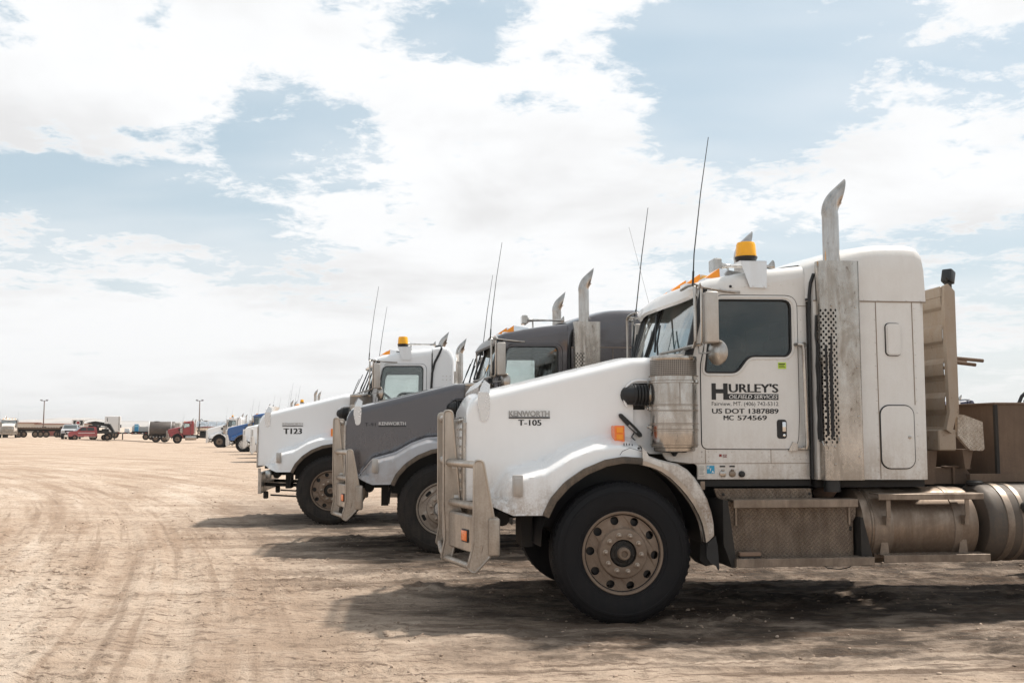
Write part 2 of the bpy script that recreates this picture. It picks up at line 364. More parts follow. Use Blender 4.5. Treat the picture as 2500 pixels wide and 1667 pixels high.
def rr(x0, x1, z0, z1, r, n=5):
    rs = r if isinstance(r, (tuple, list)) else (r,) * 4; out = []
    for (cx, cz, a, q) in ((x1, z1, 0, rs[0]), (x0, z1, 90, rs[1]), (x0, z0, 180, rs[2]), (x1, z0, 270, rs[3])):
        sx = -1 if cx == x1 else 1; sz = -1 if cz == z1 else 1
        for i in range(n + 1):
            t = R(a + 90 * i / n); out.append((cx + sx * q + q * math.cos(t), cz + sz * q + q * math.sin(t)))
    return out
def rpoly(pts, r, n=4):
    """polygon with rounded corners"""
    out = []; k = len(pts)
    for i in range(k):
        p = Vector(pts[i]); a = Vector(pts[i - 1]); b = Vector(pts[(i + 1) % k])
        rad = r[i] if isinstance(r, (list, tuple)) else r
        if rad <= 0: out.append(tuple(p)); continue
        d = min(rad, (a - p).length * .45, (b - p).length * .45)
        s = p + (a - p).normalized() * d; e = p + (b - p).normalized() * d
        for j in range(n + 1):
            t = j / n; q = s.lerp(p, t).lerp(p.lerp(e, t), t); out.append(tuple(q))
    return out
def lerp(a, b, t): return a + (b - a) * t
def interp(x, pts):
    if x <= pts[0][0]: return pts[0][1]
    for (a, b), (c, d) in zip(pts, pts[1:]):
        if x <= c: return b + (d - b) * (x - a) / (c - a)
    return pts[-1][1]
def sst(a, b, x):
    t = min(1, max(0, (x - a) / (b - a))); return t * t * (3 - 2 * t)
def rivets(pts, y, r=0.007):
    m = M()
    for x, z in pts: m.lathe([(r, 0), (r * 0.85, -0.003), (r * .35, -0.005), (0.0005, -0.005)], (x, y, z), 'y', 7)
    return m
def line(a, b, step):
    L = math.hypot(b[0] - a[0], b[1] - a[1]); n = max(1, int(L / step)); return [(lerp(a[0], b[0], i / n), lerp(a[1], b[1], i / n)) for i in range(n + 1)]
def text_mesh(s, x0, x1, z0, z1, y, bold=0.0, shear=0.0, depth=0.0015):
    cu = bpy.data.curves.new('lettering', 'FONT'); cu.body = s; cu.size = 1; cu.shear = shear; cu.extrude = 0.0; cu.resolution_u = 3
    o = bpy.data.objects.new('lettering', cu); C.objects.link(o)
    dg = bpy.context.evaluated_depsgraph_get(); me = o.evaluated_get(dg).to_mesh()
    V = [v.co.copy() for v in me.vertices]; F = [tuple(p.vertices) for p in me.polygons]
    xs = [v.x for v in V]; ys = [v.y for v in V]; ax, bx, ay, by = min(xs), max(xs), min(ys), max(ys)
    o.evaluated_get(dg).to_mesh_clear(); bpy.data.objects.remove(o); bpy.data.curves.remove(cu)
    m = M(); wd = bold * (z1 - z0)
    for k, dx_ in enumerate((0,) if bold <= 0 else (0, -wd, wd, -wd / 2, wd / 2)):
        m.add([(x0 + wd + dx_ + (v.x - ax) / (bx - ax) * (x1 - x0 - 2 * wd), y - .0003 * k, z0 + (v.y - ay) / (by - ay) * (z1 - z0)) for v in V], F)
    return m

# ------------------------------------------------------------------ the ground
def hfar(X, Y):
    """lie of the land beyond the yard"""
    def s(a, b, x): 
        t = np.clip((x - a) / (b - a), 0, 1); return t * t * (3 - 2 * t)
    return 0.55 * s(80, 115, Y) * s(-44, -56, X) + 0.0053 * np.maximum(0, Y - 135) * s(100, 160, Y)
def vnoise(x, y, seed):
    """smooth value noise on arrays"""
    r = np.random.default_rng(seed).random((256, 256)).astype(np.float32)
    xi = np.floor(x).astype(int); yi = np.floor(y).astype(int); fx = x - xi; fy = y - yi
    fx = fx * fx * (3 - 2 * fx); fy = fy * fy * (3 - 2 * fy)
    a = r[xi & 255, yi & 255]; b = r[(xi + 1) & 255, yi & 255]; c = r[xi & 255, (yi + 1) & 255]; d = r[(xi + 1) & 255, (yi + 1) & 255]
    return (a * (1 - fx) + b * fx) * (1 - fy) + (c * (1 - fx) + d * fx) * fy - 0.5
def spaced(lo, hi, step, out_lo, out_hi, g=1.05):
    core = list(np.arange(lo, hi, step)); a = []; s = step; x = hi
    while x < out_hi: a.append(x); s *= g; x += s
    a.append(out_hi); b = []; s = step; x = lo - step
    while x > out_lo: b.append(x); s *= g; x -= s
    b.append(out_lo)
    return np.array(b[::-1] + core + a)
def ground_h(X, Y):
    near = np.exp(-np.maximum(0, Y - 16) / 30.0)
    th = R(6.5); U = X * math.cos(th) + Y * math.sin(th); V = -X * math.sin(th) + Y * math.cos(th)
    z = 0.030 * vnoise(X * 0.45, Y * 0.45, 1) + 0.018 * vnoise(X * 1.4, Y * 1.6, 2)
    z = z + 0.010 * vnoise(U * 1.6, V * 9, 3) + 0.013 * vnoise(U * 3.5, V * 15, 4) + 0.012 * vnoise(X * 9, Y * 15, 5) + 0.009 * vnoise(X * 20, Y * 29, 6)
    # rough clods in patches
    patch = np.clip((vnoise(X * 0.9, Y * 1.2, 8) + vnoise(X * 2.2, Y * 3, 9) * 0.6 - 0.10) * 5, 0, 1)
    z = z + patch * (0.030 * np.abs(vnoise(X * 11, Y * 13, 10)) * 2 + 0.022 * vnoise(X * 24, Y * 24, 11))
    # wheel ruts: along the rows of trucks and curving away on the left
    for v0, wd, dp in ((6.35, .16, .014), (6.9, .18, .012), (9.25, .20, .020), (9.75, .2, .022), (10.45, .2, .024), (10.85, .22, .024), (11.3, .15, .018), (13.9, .2, .02), (14.6, .2, .02), (5.5, .2, .012)):
        c = v0 + 0.12 * np.sin(U * 0.7 + v0) + 0.05 * np.sin(U * 2.1 + v0 * 3); d = (V - c) / wd
        tread = 0.35 + 0.65 * (np.sin(U * 70 + np.sign(V - c) * 1.2) > -0.2)
        z = z - dp * np.exp(-d ** 4) * tread * np.clip(0.6 + 1.4 * vnoise(U * .6, V * .1, int(v0 * 10)), 0, 1) + dp * 0.6 * np.exp(-(np.abs(d) - 1.25) ** 2 * 14)
    for r0, wd, dp in ((75.6, .14, .014), (76.1, .14, .014), (78.0, .16, .016), (78.6, .15, .016), (80.1, .16, .014), (80.7, .15, .014), (77.0, .12, .010)):
        rad = np.sqrt((X + 80) ** 2 + (Y + 15) ** 2); d = (rad - r0) / wd
        z = z - dp * np.exp(-d ** 4) + dp * 0.5 * np.exp(-(np.abs(d) - 1.3) ** 2 * 12)
    return z * near + hfar(X, Y)
xs = spaced(-6.6, 5.6, 0.034, -9000, 9000, 1.055); ys = spaced(5.0, 13.0, 0.030, -400, 9000, 1.030)
XX, YY = np.meshgrid(xs, ys); ZZ = ground_h(XX, YY)
nx, ny = len(xs), len(ys)
me = bpy.data.meshes.new('ground'); me.vertices.add(nx * ny)
me.vertices.foreach_set('co', np.stack([XX, YY, ZZ], -1).reshape(-1).astype(np.float32))
ii = (np.arange(ny - 1)[:, None] * nx + np.arange(nx - 1)[None, :]).reshape(-1)
quads = np.stack([ii, ii + 1, ii + nx + 1, ii + nx], 1)
me.loops.add(quads.size); me.loops.foreach_set('vertex_index', quads.reshape(-1).astype(np.int32))
me.polygons.add(len(quads)); me.polygons.foreach_set('loop_start', np.arange(0, quads.size, 4, dtype=np.int32))
me.update(calc_edges=True); me.polygons.foreach_set('use_smooth', np.ones(len(quads), dtype=bool))
gm, t, b = newmat('dry_dirt'); b.inputs['Roughness'].default_value = 0.95; b.inputs['Specular IOR Level'].default_value = 0.2
P = t.new('ShaderNodeTexCoord').outputs['Object']; px_, py_, pz_ = t.sep(P)
st = t.noise(t.scl(P, 0.45, 1.7, 1), 1.1, 8, 0.62, 0.4); big = t.noise(P, 0.22, 5, 0.6, 0.5); fine = t.noise(P, 9, 8, 0.7); mid = t.noise(t.scl(P, 1, 1.8, 1), 1.8, 8, 0.65, 0.3); grit = t.noise(P, 70, 4, 0.7)
col = t.mix(t.ramp(big, 0.32, 0.66), (0.56, 0.445, 0.35), (0.49, 0.375, 0.285))
col = t.mix(t.ramp(st, 0.42, 0.66, 0.0, 0.55), col, (0.36, 0.262, 0.19))
col = t.mix(t.ramp(mid, 0.54, 0.70, 0.0, 0.45), col, (0.26, 0.185, 0.135))
qx = t.add(px_, 80.0); qy = t.add(py_, 15.0)
rad_ = t.m('SQRT', t.add(t.mul(qx, qx), t.mul(qy, qy))); ang_ = t.m('ARCTAN2', qx, qy)
arcs = t.noise(t.vec(t.mul(rad_, 1.5), t.mul(ang_, 9.0), 0.0), 1.0, 7, 0.6, 0.15); arcf = t.noise(t.vec(t.mul(rad_, 6.5), t.mul(ang_, 12.0), 5.0), 1.0, 5, 0.6, 0.1)
lefty = t.ramp(t.add(px_, t.mul(py_, 0.30)), 2.6, -0.6)
col = t.mix(t.mul(lefty, t.ramp(arcs, 0.49, 0.62, 0.0, 0.75)), col, (0.34, 0.24, 0.17))
col = t.mix(t.mul(lefty, t.ramp(arcf, 0.53, 0.64, 0.0, 0.55)), col, (0.27, 0.19, 0.135))
col = t.mix(t.mul(lefty, t.ramp(arcs, 0.46, 0.34, 0.0, 0.6)), col, (0.66, 0.55, 0.45))
col = t.mix(t.ramp(mid, 0.44, 0.30, 0.0, 0.45), col, (0.62, 0.51, 0.41))
# damp, oily soil of the parking strip, darkened further to deepen the trucks' shade
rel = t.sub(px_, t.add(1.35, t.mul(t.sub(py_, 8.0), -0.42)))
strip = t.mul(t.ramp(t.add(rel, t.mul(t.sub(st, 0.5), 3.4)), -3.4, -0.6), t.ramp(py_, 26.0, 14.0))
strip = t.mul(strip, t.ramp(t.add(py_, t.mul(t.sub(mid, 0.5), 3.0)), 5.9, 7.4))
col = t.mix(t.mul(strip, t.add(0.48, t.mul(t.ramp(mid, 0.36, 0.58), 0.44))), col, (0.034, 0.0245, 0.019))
col = t.mix(t.ramp(t.noise(t.scl(P, .5, 1.6, 1), 5, 9, 0.72, 0.5), 0.56, 0.66, 0.0, 0.65), col, (0.22, 0.155, 0.112))
col = t.mix(t.ramp(fine, 0.55, 0.63, 0.0, 0.55), col, (0.14, 0.10, 0.072))
tu = t.add(t.mul(px_, math.cos(R(6.5))), t.mul(py_, math.sin(R(6.5)))); tv = t.sub(t.mul(py_, math.cos(R(6.5))), t.mul(px_, math.sin(R(6.5))))
lines = t.noise(t.vec(t.mul(tu, 0.45), t.mul(tv, 7.5), 2.0), 1.0, 7, 0.66, 0.12)
lm = t.mul(t.ramp(t.add(px_, t.mul(py_, 0.42)), 0.2, 3.2), t.ramp(py_, 22.0, 13.0))
col = t.mix(t.mul(lm, t.ramp(lines, 0.53, 0.62, 0.0, 0.75)), col, (0.125, 0.085, 0.06))
dash = t.mul(t.ramp(t.noise(t.scl(P, 2.6, 12, 1), 1.6, 9, 0.74, 0.4), 0.53, 0.60), t.ramp(t.noise(t.scl(P, .7, 1.2, 1), 0.9, 4, 0.6), 0.42, 0.56))
col = t.mix(t.mul(dash, 0.85), col, (0.14, 0.095, 0.068))
col = t.mix(t.ramp(grit, 0.60, 0.72, 0.0, 0.30), col, (0.12, 0.09, 0.068))
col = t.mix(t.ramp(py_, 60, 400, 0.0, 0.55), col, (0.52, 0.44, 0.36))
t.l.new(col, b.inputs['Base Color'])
bn = t.new('ShaderNodeBump'); bn.inputs['Strength'].default_value = 1.0; bn.inputs['Distance'].default_value = 0.09
t.l.new(t.add(t.mul(fine, 0.55), t.add(t.mul(grit, 0.14), t.mul(t.noise(t.scl(P, 1, 3, 1), 4, 6, 0.65), 0.5))), bn.inputs['Height']); t.l.new(bn.outputs[0], b.inputs['Normal'])
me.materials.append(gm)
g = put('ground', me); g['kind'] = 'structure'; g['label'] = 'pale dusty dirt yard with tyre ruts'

# hills
def hills():
    rows = []; n = 260
    for k, (Y, s) in enumerate(((1500, 0), (2100, .35), (2600, .85), (3000, 1.0), (3600, .6))):
        row = []
        for i in range(n + 1):
            a = R(-64 + 128 * i / n); X = math.sin(a) * Y * 1.25
            v = math.degrees(a)
            prof = 36 + 10 * math.sin(v * .32 + 1.2) + 6 * math.sin(v * .9 + k * .3) + 3 * math.sin(v * 2.3 + k) + 2 * math.sin(v * 5.1 + 2 * k)
            if -27 < v < -20: prof += 3
            row.append((X, Y * (0.3 + .7 * math.cos(a)), float(hfar(np.float64(X), np.float64(min(Y, 1500)))) - 2 + prof * .66 * s + 3 * s * random.uniform(-.3, .3)))
        rows.append(row)
    return M().grid(rows)
hm, t, b = newmat('dry_hill_grass'); b.inputs['Roughness'].default_value = 1.0
P = t.new('ShaderNodeTexCoord').outputs['Object']
c1 = t.mix(t.ramp(t.noise(t.scl(P, 1, .4, 2), 0.006, 8, 0.6), 0.4, 0.65), (0.42, 0.385, 0.355), (0.29, 0.27, 0.25)); t.l.new(c1, b.inputs['Base Color'])
h = put('hills', hills().mesh('hills', hm, 60)); h['kind'] = 'structure'; h['label'] = 'low dry hills along the horizon'

# ------------------------------------------------------------------ truck
HTOP = [(-1.20, 1.563), (-1.191, 1.665), (-1.162, 1.724), (-1.133, 1.760), (-1.06, 1.785), (-0.992, 1.800), (-0.725, 1.866), (0.17, 2.085), (0.36, 2.093)]
ZF = [(-1.05, .90), (-.86, 1.14), (-.58, 1.215), (-.38, 1.33), (-.2, 1.395), (0, 1.41), (.16, 1.385)]
ARCH = [(-.62, .838), (-.572, .965), (-.457, 1.092), (-.313, 1.190), (-.14, 1.260), (.005, 1.285), (.155, 1.274)]
def hood_bottom(x):
    if x < -1.08: return 0.93
    if x < -.872: return lerp(0.93, .845, (x + 1.08) / .208)
    if x < -.615: return .840
    return interp(x, ARCH)
def yside(x): return lerp(.40, .31, (x + 1.2) / 1.56)
def hood_y(x, z):
    ys_ = yside(x)
    yo = 0.02 + (ys_ - .02) * sst(-.80, -1.07, x)
    if z < .96: yo = min(yo, 0.02 + (ys_ - .02) * sst(-.93, -1.16, x) + (z - .86) * .6)
    zf = interp(x, ZF); s = sst(zf - .055, zf + .05, z)
    lean = .03 * sst(zf - .35, zf, z)
    return lerp(yo + lean, ys_ + .012 * (z - 1.4), s)
def hood_mesh(which):
    """which: 0 whole, 1 hood only, 2 fenders only"""
    xs_ = sorted(set([round(-1.2 + i * .02, 3) for i in range(79)] + [-1.195, -1.19, -1.17]))
    nz = 44; m = M(); rows = []
    for x in xs_:
        zt = interp(x, HTOP); zb = hood_bottom(x); rad = .075; row = []
        for j in range(nz):
            z = lerp(zb, zt - rad, j / (nz - 1)); row.append((x, hood_y(x, z), z))
        y0 = hood_y(x, zt - rad)
        for j in range(1, 8):
            a = PI / 2 * j / 7; row.append((x, y0 + rad * (1 - math.cos(a)), zt - rad + rad * math.sin(a)))
        for j in range(1, 7):
            q = j / 6; row.append((x, lerp(y0 + rad, 1.2, q), zt + .045 * math.sin(q * PI / 2)))
        rows.append(row)
    n = len(rows[0])
    V = [p for r in rows for p in r]; F = []
    for i in range(len(rows) - 1):
        for j in range(n - 1):
            cx = (xs_[i] + xs_[i + 1]) / 2; cz = (rows[i][j][2] + rows[i][j + 1][2]) / 2; y = rows[i][j][1]
            if cx > .155 and cz < 1.87: continue
            if y < .6 and (cx - .215) ** 2 + (cz - 1.770) ** 2 < .090 ** 2: continue
            isf = cz < interp(cx, ZF) - .0
            if which == 1 and isf: continue
            if which == 2 and not isf: continue
            F.append((i * n + j, i * n + j + 1, (i + 1) * n + j + 1, (i + 1) * n + j))
    m.add(V, F); far = m.mirror(); m.join(far)
    used = sorted({i for f in m.f for i in f}); mp = {o: k for k, o in enumerate(used)}
    m.v = [m.v[i] for i in used]; m.f = [tuple(mp[i] for i in f) for f in m.f]; m.m = [0] * len(m.f)
    return m
def both(name, key, fn, mat, parent, ang=32, **kw):
    a = cpart(name, key, fn, mat, parent, ang, **kw)
    b = cpart(name, key + '_far', lambda: fn().mirror(), mat, parent, ang, **kw)
    return a, b

def tyre_mesh():
    p = [(.285, .04), (.30, .022), (.318, .012), (.335, .010), (.338, .006), (.352, .004), (.355, -.001), (.39, -.006), (.43, -.009), (.46, -.006), (.463, -.009), (.475, -.008), (.478, -.002), (.50, .004), (.518, .014), (.522, .022), (.540, .032), (.547, .05), (.549, .075), (.537, .078), (.537, .086), (.550, .089), (.550, .125), (.538, .128), (.538, .136), (.551, .139),
         (.551, .17), (.538, .173), (.538, .181), (.550, .184), (.549, .215), (.537, .218), (.537, .226), (.547, .229), (.545, .255), (.52, .27), (.43, .285), (.30, .26)]
    m = M().lathe(p, (0, 0, 0), 'y', 72)
    for a0 in (70, 100, 250, 280):           # raised sidewall marks
        for j in range(5):
            a = R(a0 + j * 3.2); c, s_ = math.cos(a), math.sin(a); e_ = .008; q = []
            for (r_, y_) in ((.408, -.0085), (.432, -.0105)):
                for sg in (-1, 1): q.append((r_ * c - sg * e_ * s_, y_, r_ * s_ + sg * e_ * c))
            m.add(q, [(0, 1, 3, 2)])
    for k in range(60):      # shoulder blocks
        a = 2 * PI * k / 60; c, s_ = math.cos(a), math.sin(a); d = .014
        V = []
        for (r, y) in ((.512, .012), (.5435, .034), (.5535, .050), (.5535, .074), (.53, .06)):
            for sg in (-1, 1): V.append((r * c - sg * d * s_, y, r * s_ + sg * d * c))
        m.add(V, [(0, 1, 3, 2), (2, 3, 5, 4), (4, 5, 7, 6), (0, 2, 4, 6, 8), (1, 9, 7, 5, 3), (6, 7, 9, 8)])
    return m
def rim_mesh(kind):
    m = M()
    m.lathe([(.285, .06), (.300, .03), (.318, .022), (.322, .008), (.316, .0), (.303, .004), (.298, .020), (.296, .034)], (0, 0, 0), 'y', 56)
    n = 56; outer = [(.297 * math.cos(2 * PI * i / n), .297 * math.sin(2 * PI * i / n)) for i in range(n)]
    inner = [(.108 * math.cos(2 * PI * i / 30), .108 * math.sin(2 * PI * i / 30)) for i in range(30)][::-1]
    holes = [inner]
    if kind == 'round':
        for k in range(10):
            a = 2 * PI * (k + .5) / 10; cx, cz = .255 * math.cos(a), .255 * math.sin(a)
            holes.append([(cx + .033 * math.cos(2 * PI * i / 14), cz + .033 * math.sin(2 * PI * i / 14)) for i in range(14)][::-1])
    else:
        for k in range(5 if kind == 'slot' else 10):
            K = 5 if kind == 'slot' else 10
            a = 2 * PI * (k + .3) / K; pts = []; hw = .16 if kind == 'slot' else .07
            for i in range(7): t_ = a - hw + 2 * hw * i / 6; pts.append(((.268 if 0 < i < 6 else .262) * math.cos(t_), (.268 if 0 < i < 6 else .262) * math.sin(t_)))
            for i in range(7): t_ = a + hw - 2 * hw * i / 6; pts.append(((.228 if 0 < i < 6 else .234) * math.cos(t_), (.228 if 0 < i < 6 else .234) * math.sin(t_)))
            holes.append(pts[::-1])
    q = M().prism(outer, 0.034, 0.046, holes); q.v = [(x, y - .030 * sst(.285, .17, math.hypot(x, z)), z) for x, y, z in q.v]
    m.join(q)
    m.lathe([(.198, .034), (.195, .016), (.186, -.004), (.178, -.008), (.106, -.008), (.106, .02)], (0, 0, 0), 'y', 48)
    return m
def hub_mesh():
    m = M().lathe([(.108, .03), (.100, .035), (.094, .012), (.070, .006), (.062, -.006), (.0005, -.006)], (0, 0, 0), 'y', 28)
    for k in range(8):
        a = 2 * PI * k / 8; m.lathe([(.008, .01), (.008, -.002), (.0005, -.003)], (.080 * math.cos(a), 0, .080 * math.sin(a)), 'y', 6)
    return m
def cap_mesh(): return M().lathe([(.050, -.004), (.047, -.012), (.047, -.048), (.040, -.056), (.026, -.056), (.024, -.036), (.0005, -.036)], (0, 0, 0), 'y', 24)
def nut_mesh(): return M().lathe([(.0215, .0), (.021, -.006), (.016, -.010), (.016, -.024), (.0135, -.032), (.007, -.038), (.0005, -.040)], (0, 0, 0), 'y', 10)
def drum_mesh(): return M().lathe([(.27, .09), (.27, .085), (.0005, .085)], (0, 0, 0), 'y', 24).lathe([(.28, .06), (.28, .25)], (0, 0, 0), 'y', 24)
def wheel(truck, x, y, z, near=True, rim='round', rimmat=None, tyremat=None, nuts=True, steer=True, rot=0.0, s=1.0, name='front_wheel'):
    rimmat = rimmat or RIM; tyremat = tyremat or TYRE
    o = cpart(name, 'rim_' + rim, lambda: rim_mesh(rim), rimmat, truck, 28, loc=(x, y, z), rot=(0, rot, 0 if near else PI))
    o.scale = (s, s, s)
    cpart('tyre', 'tyre', tyre_mesh, tyremat, o, 28, rot=(0, -rot, 0)); cpart('hub', 'hub', hub_mesh, CHASSIS if rimmat is RIM else RIMW, o)
    cpart('axle_cap', 'cap', cap_mesh, rimmat, o)
    cpart('brake_drum', 'drum', drum_mesh, BLACK, o)
    if nuts:
        for k in range(10):
            a = 2 * PI * (k + .5) / 10; cpart('lug_nut', 'nut', nut_mesh, coat_mat('dusty_nut_steel', (.46, .38, .31), .35, .7, .3, 0, dustc=(.26, .19, .14)), o, loc=(.141 * math.cos(a), -.007, .141 * math.sin(a)))
    return o
def dual_wheel(truck, x, y, near, lod):
    o = cpart('rear_wheel', 'dualrim', lambda: M().lathe([(.30, .01), (.31, 0), (.30, .0), (.285, .08), (.20, .13), (.12, .13), (.12, .02), (.09, .0), (.0005, 0)], (0, 0, 0), 'y', 32), RIM, truck, loc=(x, y, .54), rot=(0, 0, 0 if near else PI))
    cpart('tyre', 'tyre', tyre_mesh, TYRED, o); cpart('tyre', 'tyre', tyre_mesh, TYRED, o, loc=(0, .33, 0))

def bar_plate(y, outer):
    if outer:
        P_ = rpoly([(-1.163, 1.262), (-1.096, 1.262), (-1.016, .84), (-1.005, .80), (-1.03, .55), (-1.075, .50), (-1.160, .410), (-1.215, .448), (-1.168, .62)], [.04, .04, .02, .02, .03, .03, .03, .03, .05])
    else:
        P_ = rpoly([(-1.368, 1.655), (-1.298, 1.655), (-1.283, 1.50), (-1.22, .80), (-1.26, .62), (-1.30, .44), (-1.385, .44), (-1.350, .62), (-1.365, .9)], [.04, .04, .02, .02, .05, .04, .04, .05, .02])
    m = M().prism(P_, y, y + .012)
    k = len(P_); m.tube([(p[0], y + .004, p[1]) for p in P_] + [(P_[0][0], y + .004, P_[0][1])], .011, 6, False)
    return m
def amber_mesh(x0, x1, z0, z1, y, mi=0):
    m = M().box(x0, x1, y, y + .012, z0, z1, .004, 1); return m
def cab_lamp():
    return M().add([(0, -.07, 0), (0, .07, 0), (.13, .055, .09), (.13, -.055, .09), (.13, -.075, -.02), (.13, .075, -.02)], [(0, 3, 2, 1), (0, 4, 3), (1, 2, 5), (3, 4, 5, 2), (0, 1, 5, 4)])
def cab_lamp_base():
    return M().add([(.13, -.06, .088), (.13, .06, .088), (.13, .08, -.04), (.13, -.08, -.04), (.32, -.05, .06), (.32, .05, .06), (.34, .06, -.0), (.34, -.06, -.0)], [(0, 1, 2, 3), (0, 4, 5, 1), (4, 7, 6, 5), (0, 3, 7, 4), (1, 5, 6, 2)]).box(-.01, .13, -.075, .075, -.05, .002)

WIN = rpoly([(.735, 1.962), (1.003, 1.962), (1.108, 2.098), (1.43, 2.100), (1.466, 2.14), (1.470, 2.562), (.845, 2.557), (.80, 2.48)], [.03, .05, .05, .04, .03, .07, .05, .04], 4)
DOOR = rpoly([(.70, 1.345), (1.505, 1.340), (1.522, 1.60), (1.525, 2.600), (.83, 2.595), (.70, 2.02)], [.05, .10, .02, .10, .07, .05], 5)
CABTOP = [(.685, 2.690), (.70, 2.705), (.80, 2.745), (.973, 2.776), (1.034, 2.791), (1.263, 2.828), (1.60, 2.868)]
def roof_grid(profile, ye, drop=.13, crown=.03, extra=()):
    rows = []
    ysq = [(0, -drop), (.006, -.075), (.025, -.035), (.055, -.010), (.10, .0), (.35, crown * .5), (1.2 - ye, crown)]
    for (x, z) in profile:
        row = [(x, ye + a, z + b_) for a, b_ in ysq]; row += [(x, 2.4 - p[1], p[2]) for p in reversed(row[:-1])]; rows.append(row)
    return M().grid(rows)
def stack_guard():
    """perforated half round shield with a flat wing behind it"""
    m = M(); cx, cy, r = 1.742, .11, .092
    def arc(z0, z1, a0, a1, n=14):
        m.lathe([(r, z0), (r, z1)], (cx, cy, 0), 'z', n, R(a0), R(a1))
    A0, A1 = 165, 300      # visible arc in degrees (270 faces out)
    zs0, zs1 = 1.095, 2.871; p0, p1 = 1.385, 2.475
    arc(zs0, p0, 120, A1, 16); arc(p1, zs1, 120, A1, 16)
    H0, H1 = 192, 296; arc(p0, p1, 120, H0, 6); arc(p0, p1, H1, A1, 1)
    cols, nrow = 8, 44; dz_ = (p1 - p0) / nrow; da = (H1 - H0) / cols
    for rr_ in range(nrow):
        for c in range(cols):
            if (rr_ + c) % 2:   # staggered: closed cell
                a0, a1, z0, z1 = H0 + c * da, H0 + (c + 1) * da, p0 + rr_ * dz_, p0 + (rr_ + 1) * dz_
                pts = [(a0, z0), (a1, z0), (a1, z1), (a0, z1)]
                m.add([(cx + r * math.cos(R(a)), cy + r * math.sin(R(a)), z) for a, z in pts], [(0, 1, 2, 3)]); continue
            ac, zc = H0 + (c + .5) * da, p0 + (rr_ + .5) * dz_; V = []; F = []
            ring = []; sq = []
            for i in range(8):
                t_ = 2 * PI * i / 8 + PI / 8; ring.append((ac + math.cos(t_) * da * .46, zc + math.sin(t_) * dz_ * .46))
                k = max(abs(math.cos(t_)), abs(math.sin(t_))); sq.append((ac + math.cos(t_) / k * da * .5, zc + math.sin(t_) / k * dz_ * .5))
            cor = [(ac + sx * da * .5, zc + sz * dz_ * .5) for sx, sz in ((1, 1), (-1, 1), (-1, -1), (1, -1))]
            allp = ring + sq + cor
            V = [(cx + r * math.cos(R(a)), cy + r * math.sin(R(a)), z) for a, z in allp]
            for i in range(8): F.append((i, (i + 1) % 8, 8 + (i + 1) % 8, 8 + i))
            F += [(8, 16, 9), (10, 17, 11), (12, 18, 13), (14, 19, 15)]
            m.add(V, F)
    xe = cx + r * math.cos(R(A1)); ye = cy + r * math.sin(R(A1))
    m.prism([(xe, zs0), (1.975, zs0), (1.985, zs1), (xe, zs1)], ye - .0, ye + .004)
    q = M().prism([(-.03, zs0), (0, zs0), (0, zs1), (-.03, zs1)], 0, .004); 
    m.box(1.974, 1.980, ye, ye + .10, zs0, zs1)
    return m
def stack_pipe():
    Y_ = .11; pts = [(1.79, Y_, 2.80), (1.79, Y_, 3.10), (1.79, Y_, 3.26)]
    for i in range(1, 13):
        a = R(48 * i / 12); pts.append((1.785 + .20 * (1 - math.cos(a)), Y_, 3.27 + .20 * math.sin(a)))
    d = Vector((math.sin(R(48)), 0, math.cos(R(48)))); e = Vector(pts[-1])
    pts += [tuple(e + d * .03), tuple(e + d * .30)]
    m = M().tube(pts, .0675, 20, False).tube(pts, .061, 20, False)
    def cut(v):
        v = Vector(v); q_ = Vector((1.902, Y_, 3.50)); n_ = Vector((.97, 0, -.24)); k_ = (v - q_).dot(n_)
        if k_ > 0 and v.z > 3.37: v = v - d * (k_ / d.dot(n_))
        return tuple(v)
    m.v = [cut(v) for v in m.v]; return m
def aircleaner():
    c = (.465, .20, 0); m = M()
    m.lathe([(.150, 1.322), (.165, 1.328), (.168, 1.352), (.186, 1.358), (.190, 1.375), (.190, 1.488), (.194, 1.490), (.194, 1.498), (.190, 1.500), (.190, 1.535), (.194, 1.537), (.194, 1.545), (.190, 1.547), (.190, 1.640), (.194, 1.642), (.194, 1.650), (.190, 1.652), (.190, 1.685), (.194, 1.687), (.194, 1.694), (.190, 1.696),
             (.190, 1.868), (.199, 1.870), (.199, 1.884), (.190, 1.886), (.190, 1.925)], c, 'z', 40)
    m.lathe([(.190, 2.050), (.192, 2.056), (.190, 2.080), (.175, 2.090), (.0005, 2.092)], c, 'z', 40)
    m.lathe([(.150, 1.322), (.0005, 1.322)], c, 'z', 40)
    m.box(.60, .62, .04, .06, 1.868, 1.896, .003, 1)
    return m
def screen():
    m = M().lathe([(.187, 1.922), (.187, 2.052)], (.465, .20, 0), 'z', 40)
    return m
def mirror_set():
    hd = M().box(.668, .768, -.07, .07, 2.180, 2.588, .014, 3)
    return hd
def mirror_arms():
    m = M()
    m.tube([(.60, .40, 2.66), (.598, .20, 2.665), (.598, .05, 2.655), (.598, .02, 2.63), (.60, .02, 2.40), (.600, .02, 2.20), (.598, .06, 2.155), (.56, .30, 2.15), (.50, .36, 2.14)], .013, 8)
    m.tube([(.625, .02, 2.62), (.640, .0, 2.655), (.655, .02, 2.62), (.652, .02, 2.20), (.640, .04, 2.165)], .011, 8)
    m.tube([(.60, .03, 2.655), (.70, .10, 2.640), (.90, .20, 2.628), (1.04, .225, 2.622)], .010, 8)
    m.tube([(.652, .02, 2.175), (.57, .10, 2.160), (.48, .25, 2.135), (.40, .36, 2.12)], .012, 8)
    m.tube([(.63, .05, 2.17), (.62, .0, 2.10), (.67, -.02, 2.10), (.72, .0, 2.11)], .006, 6)
    m.box(.985, 1.045, .212, .224, 2.612, 2.634, .003, 1)
    return m
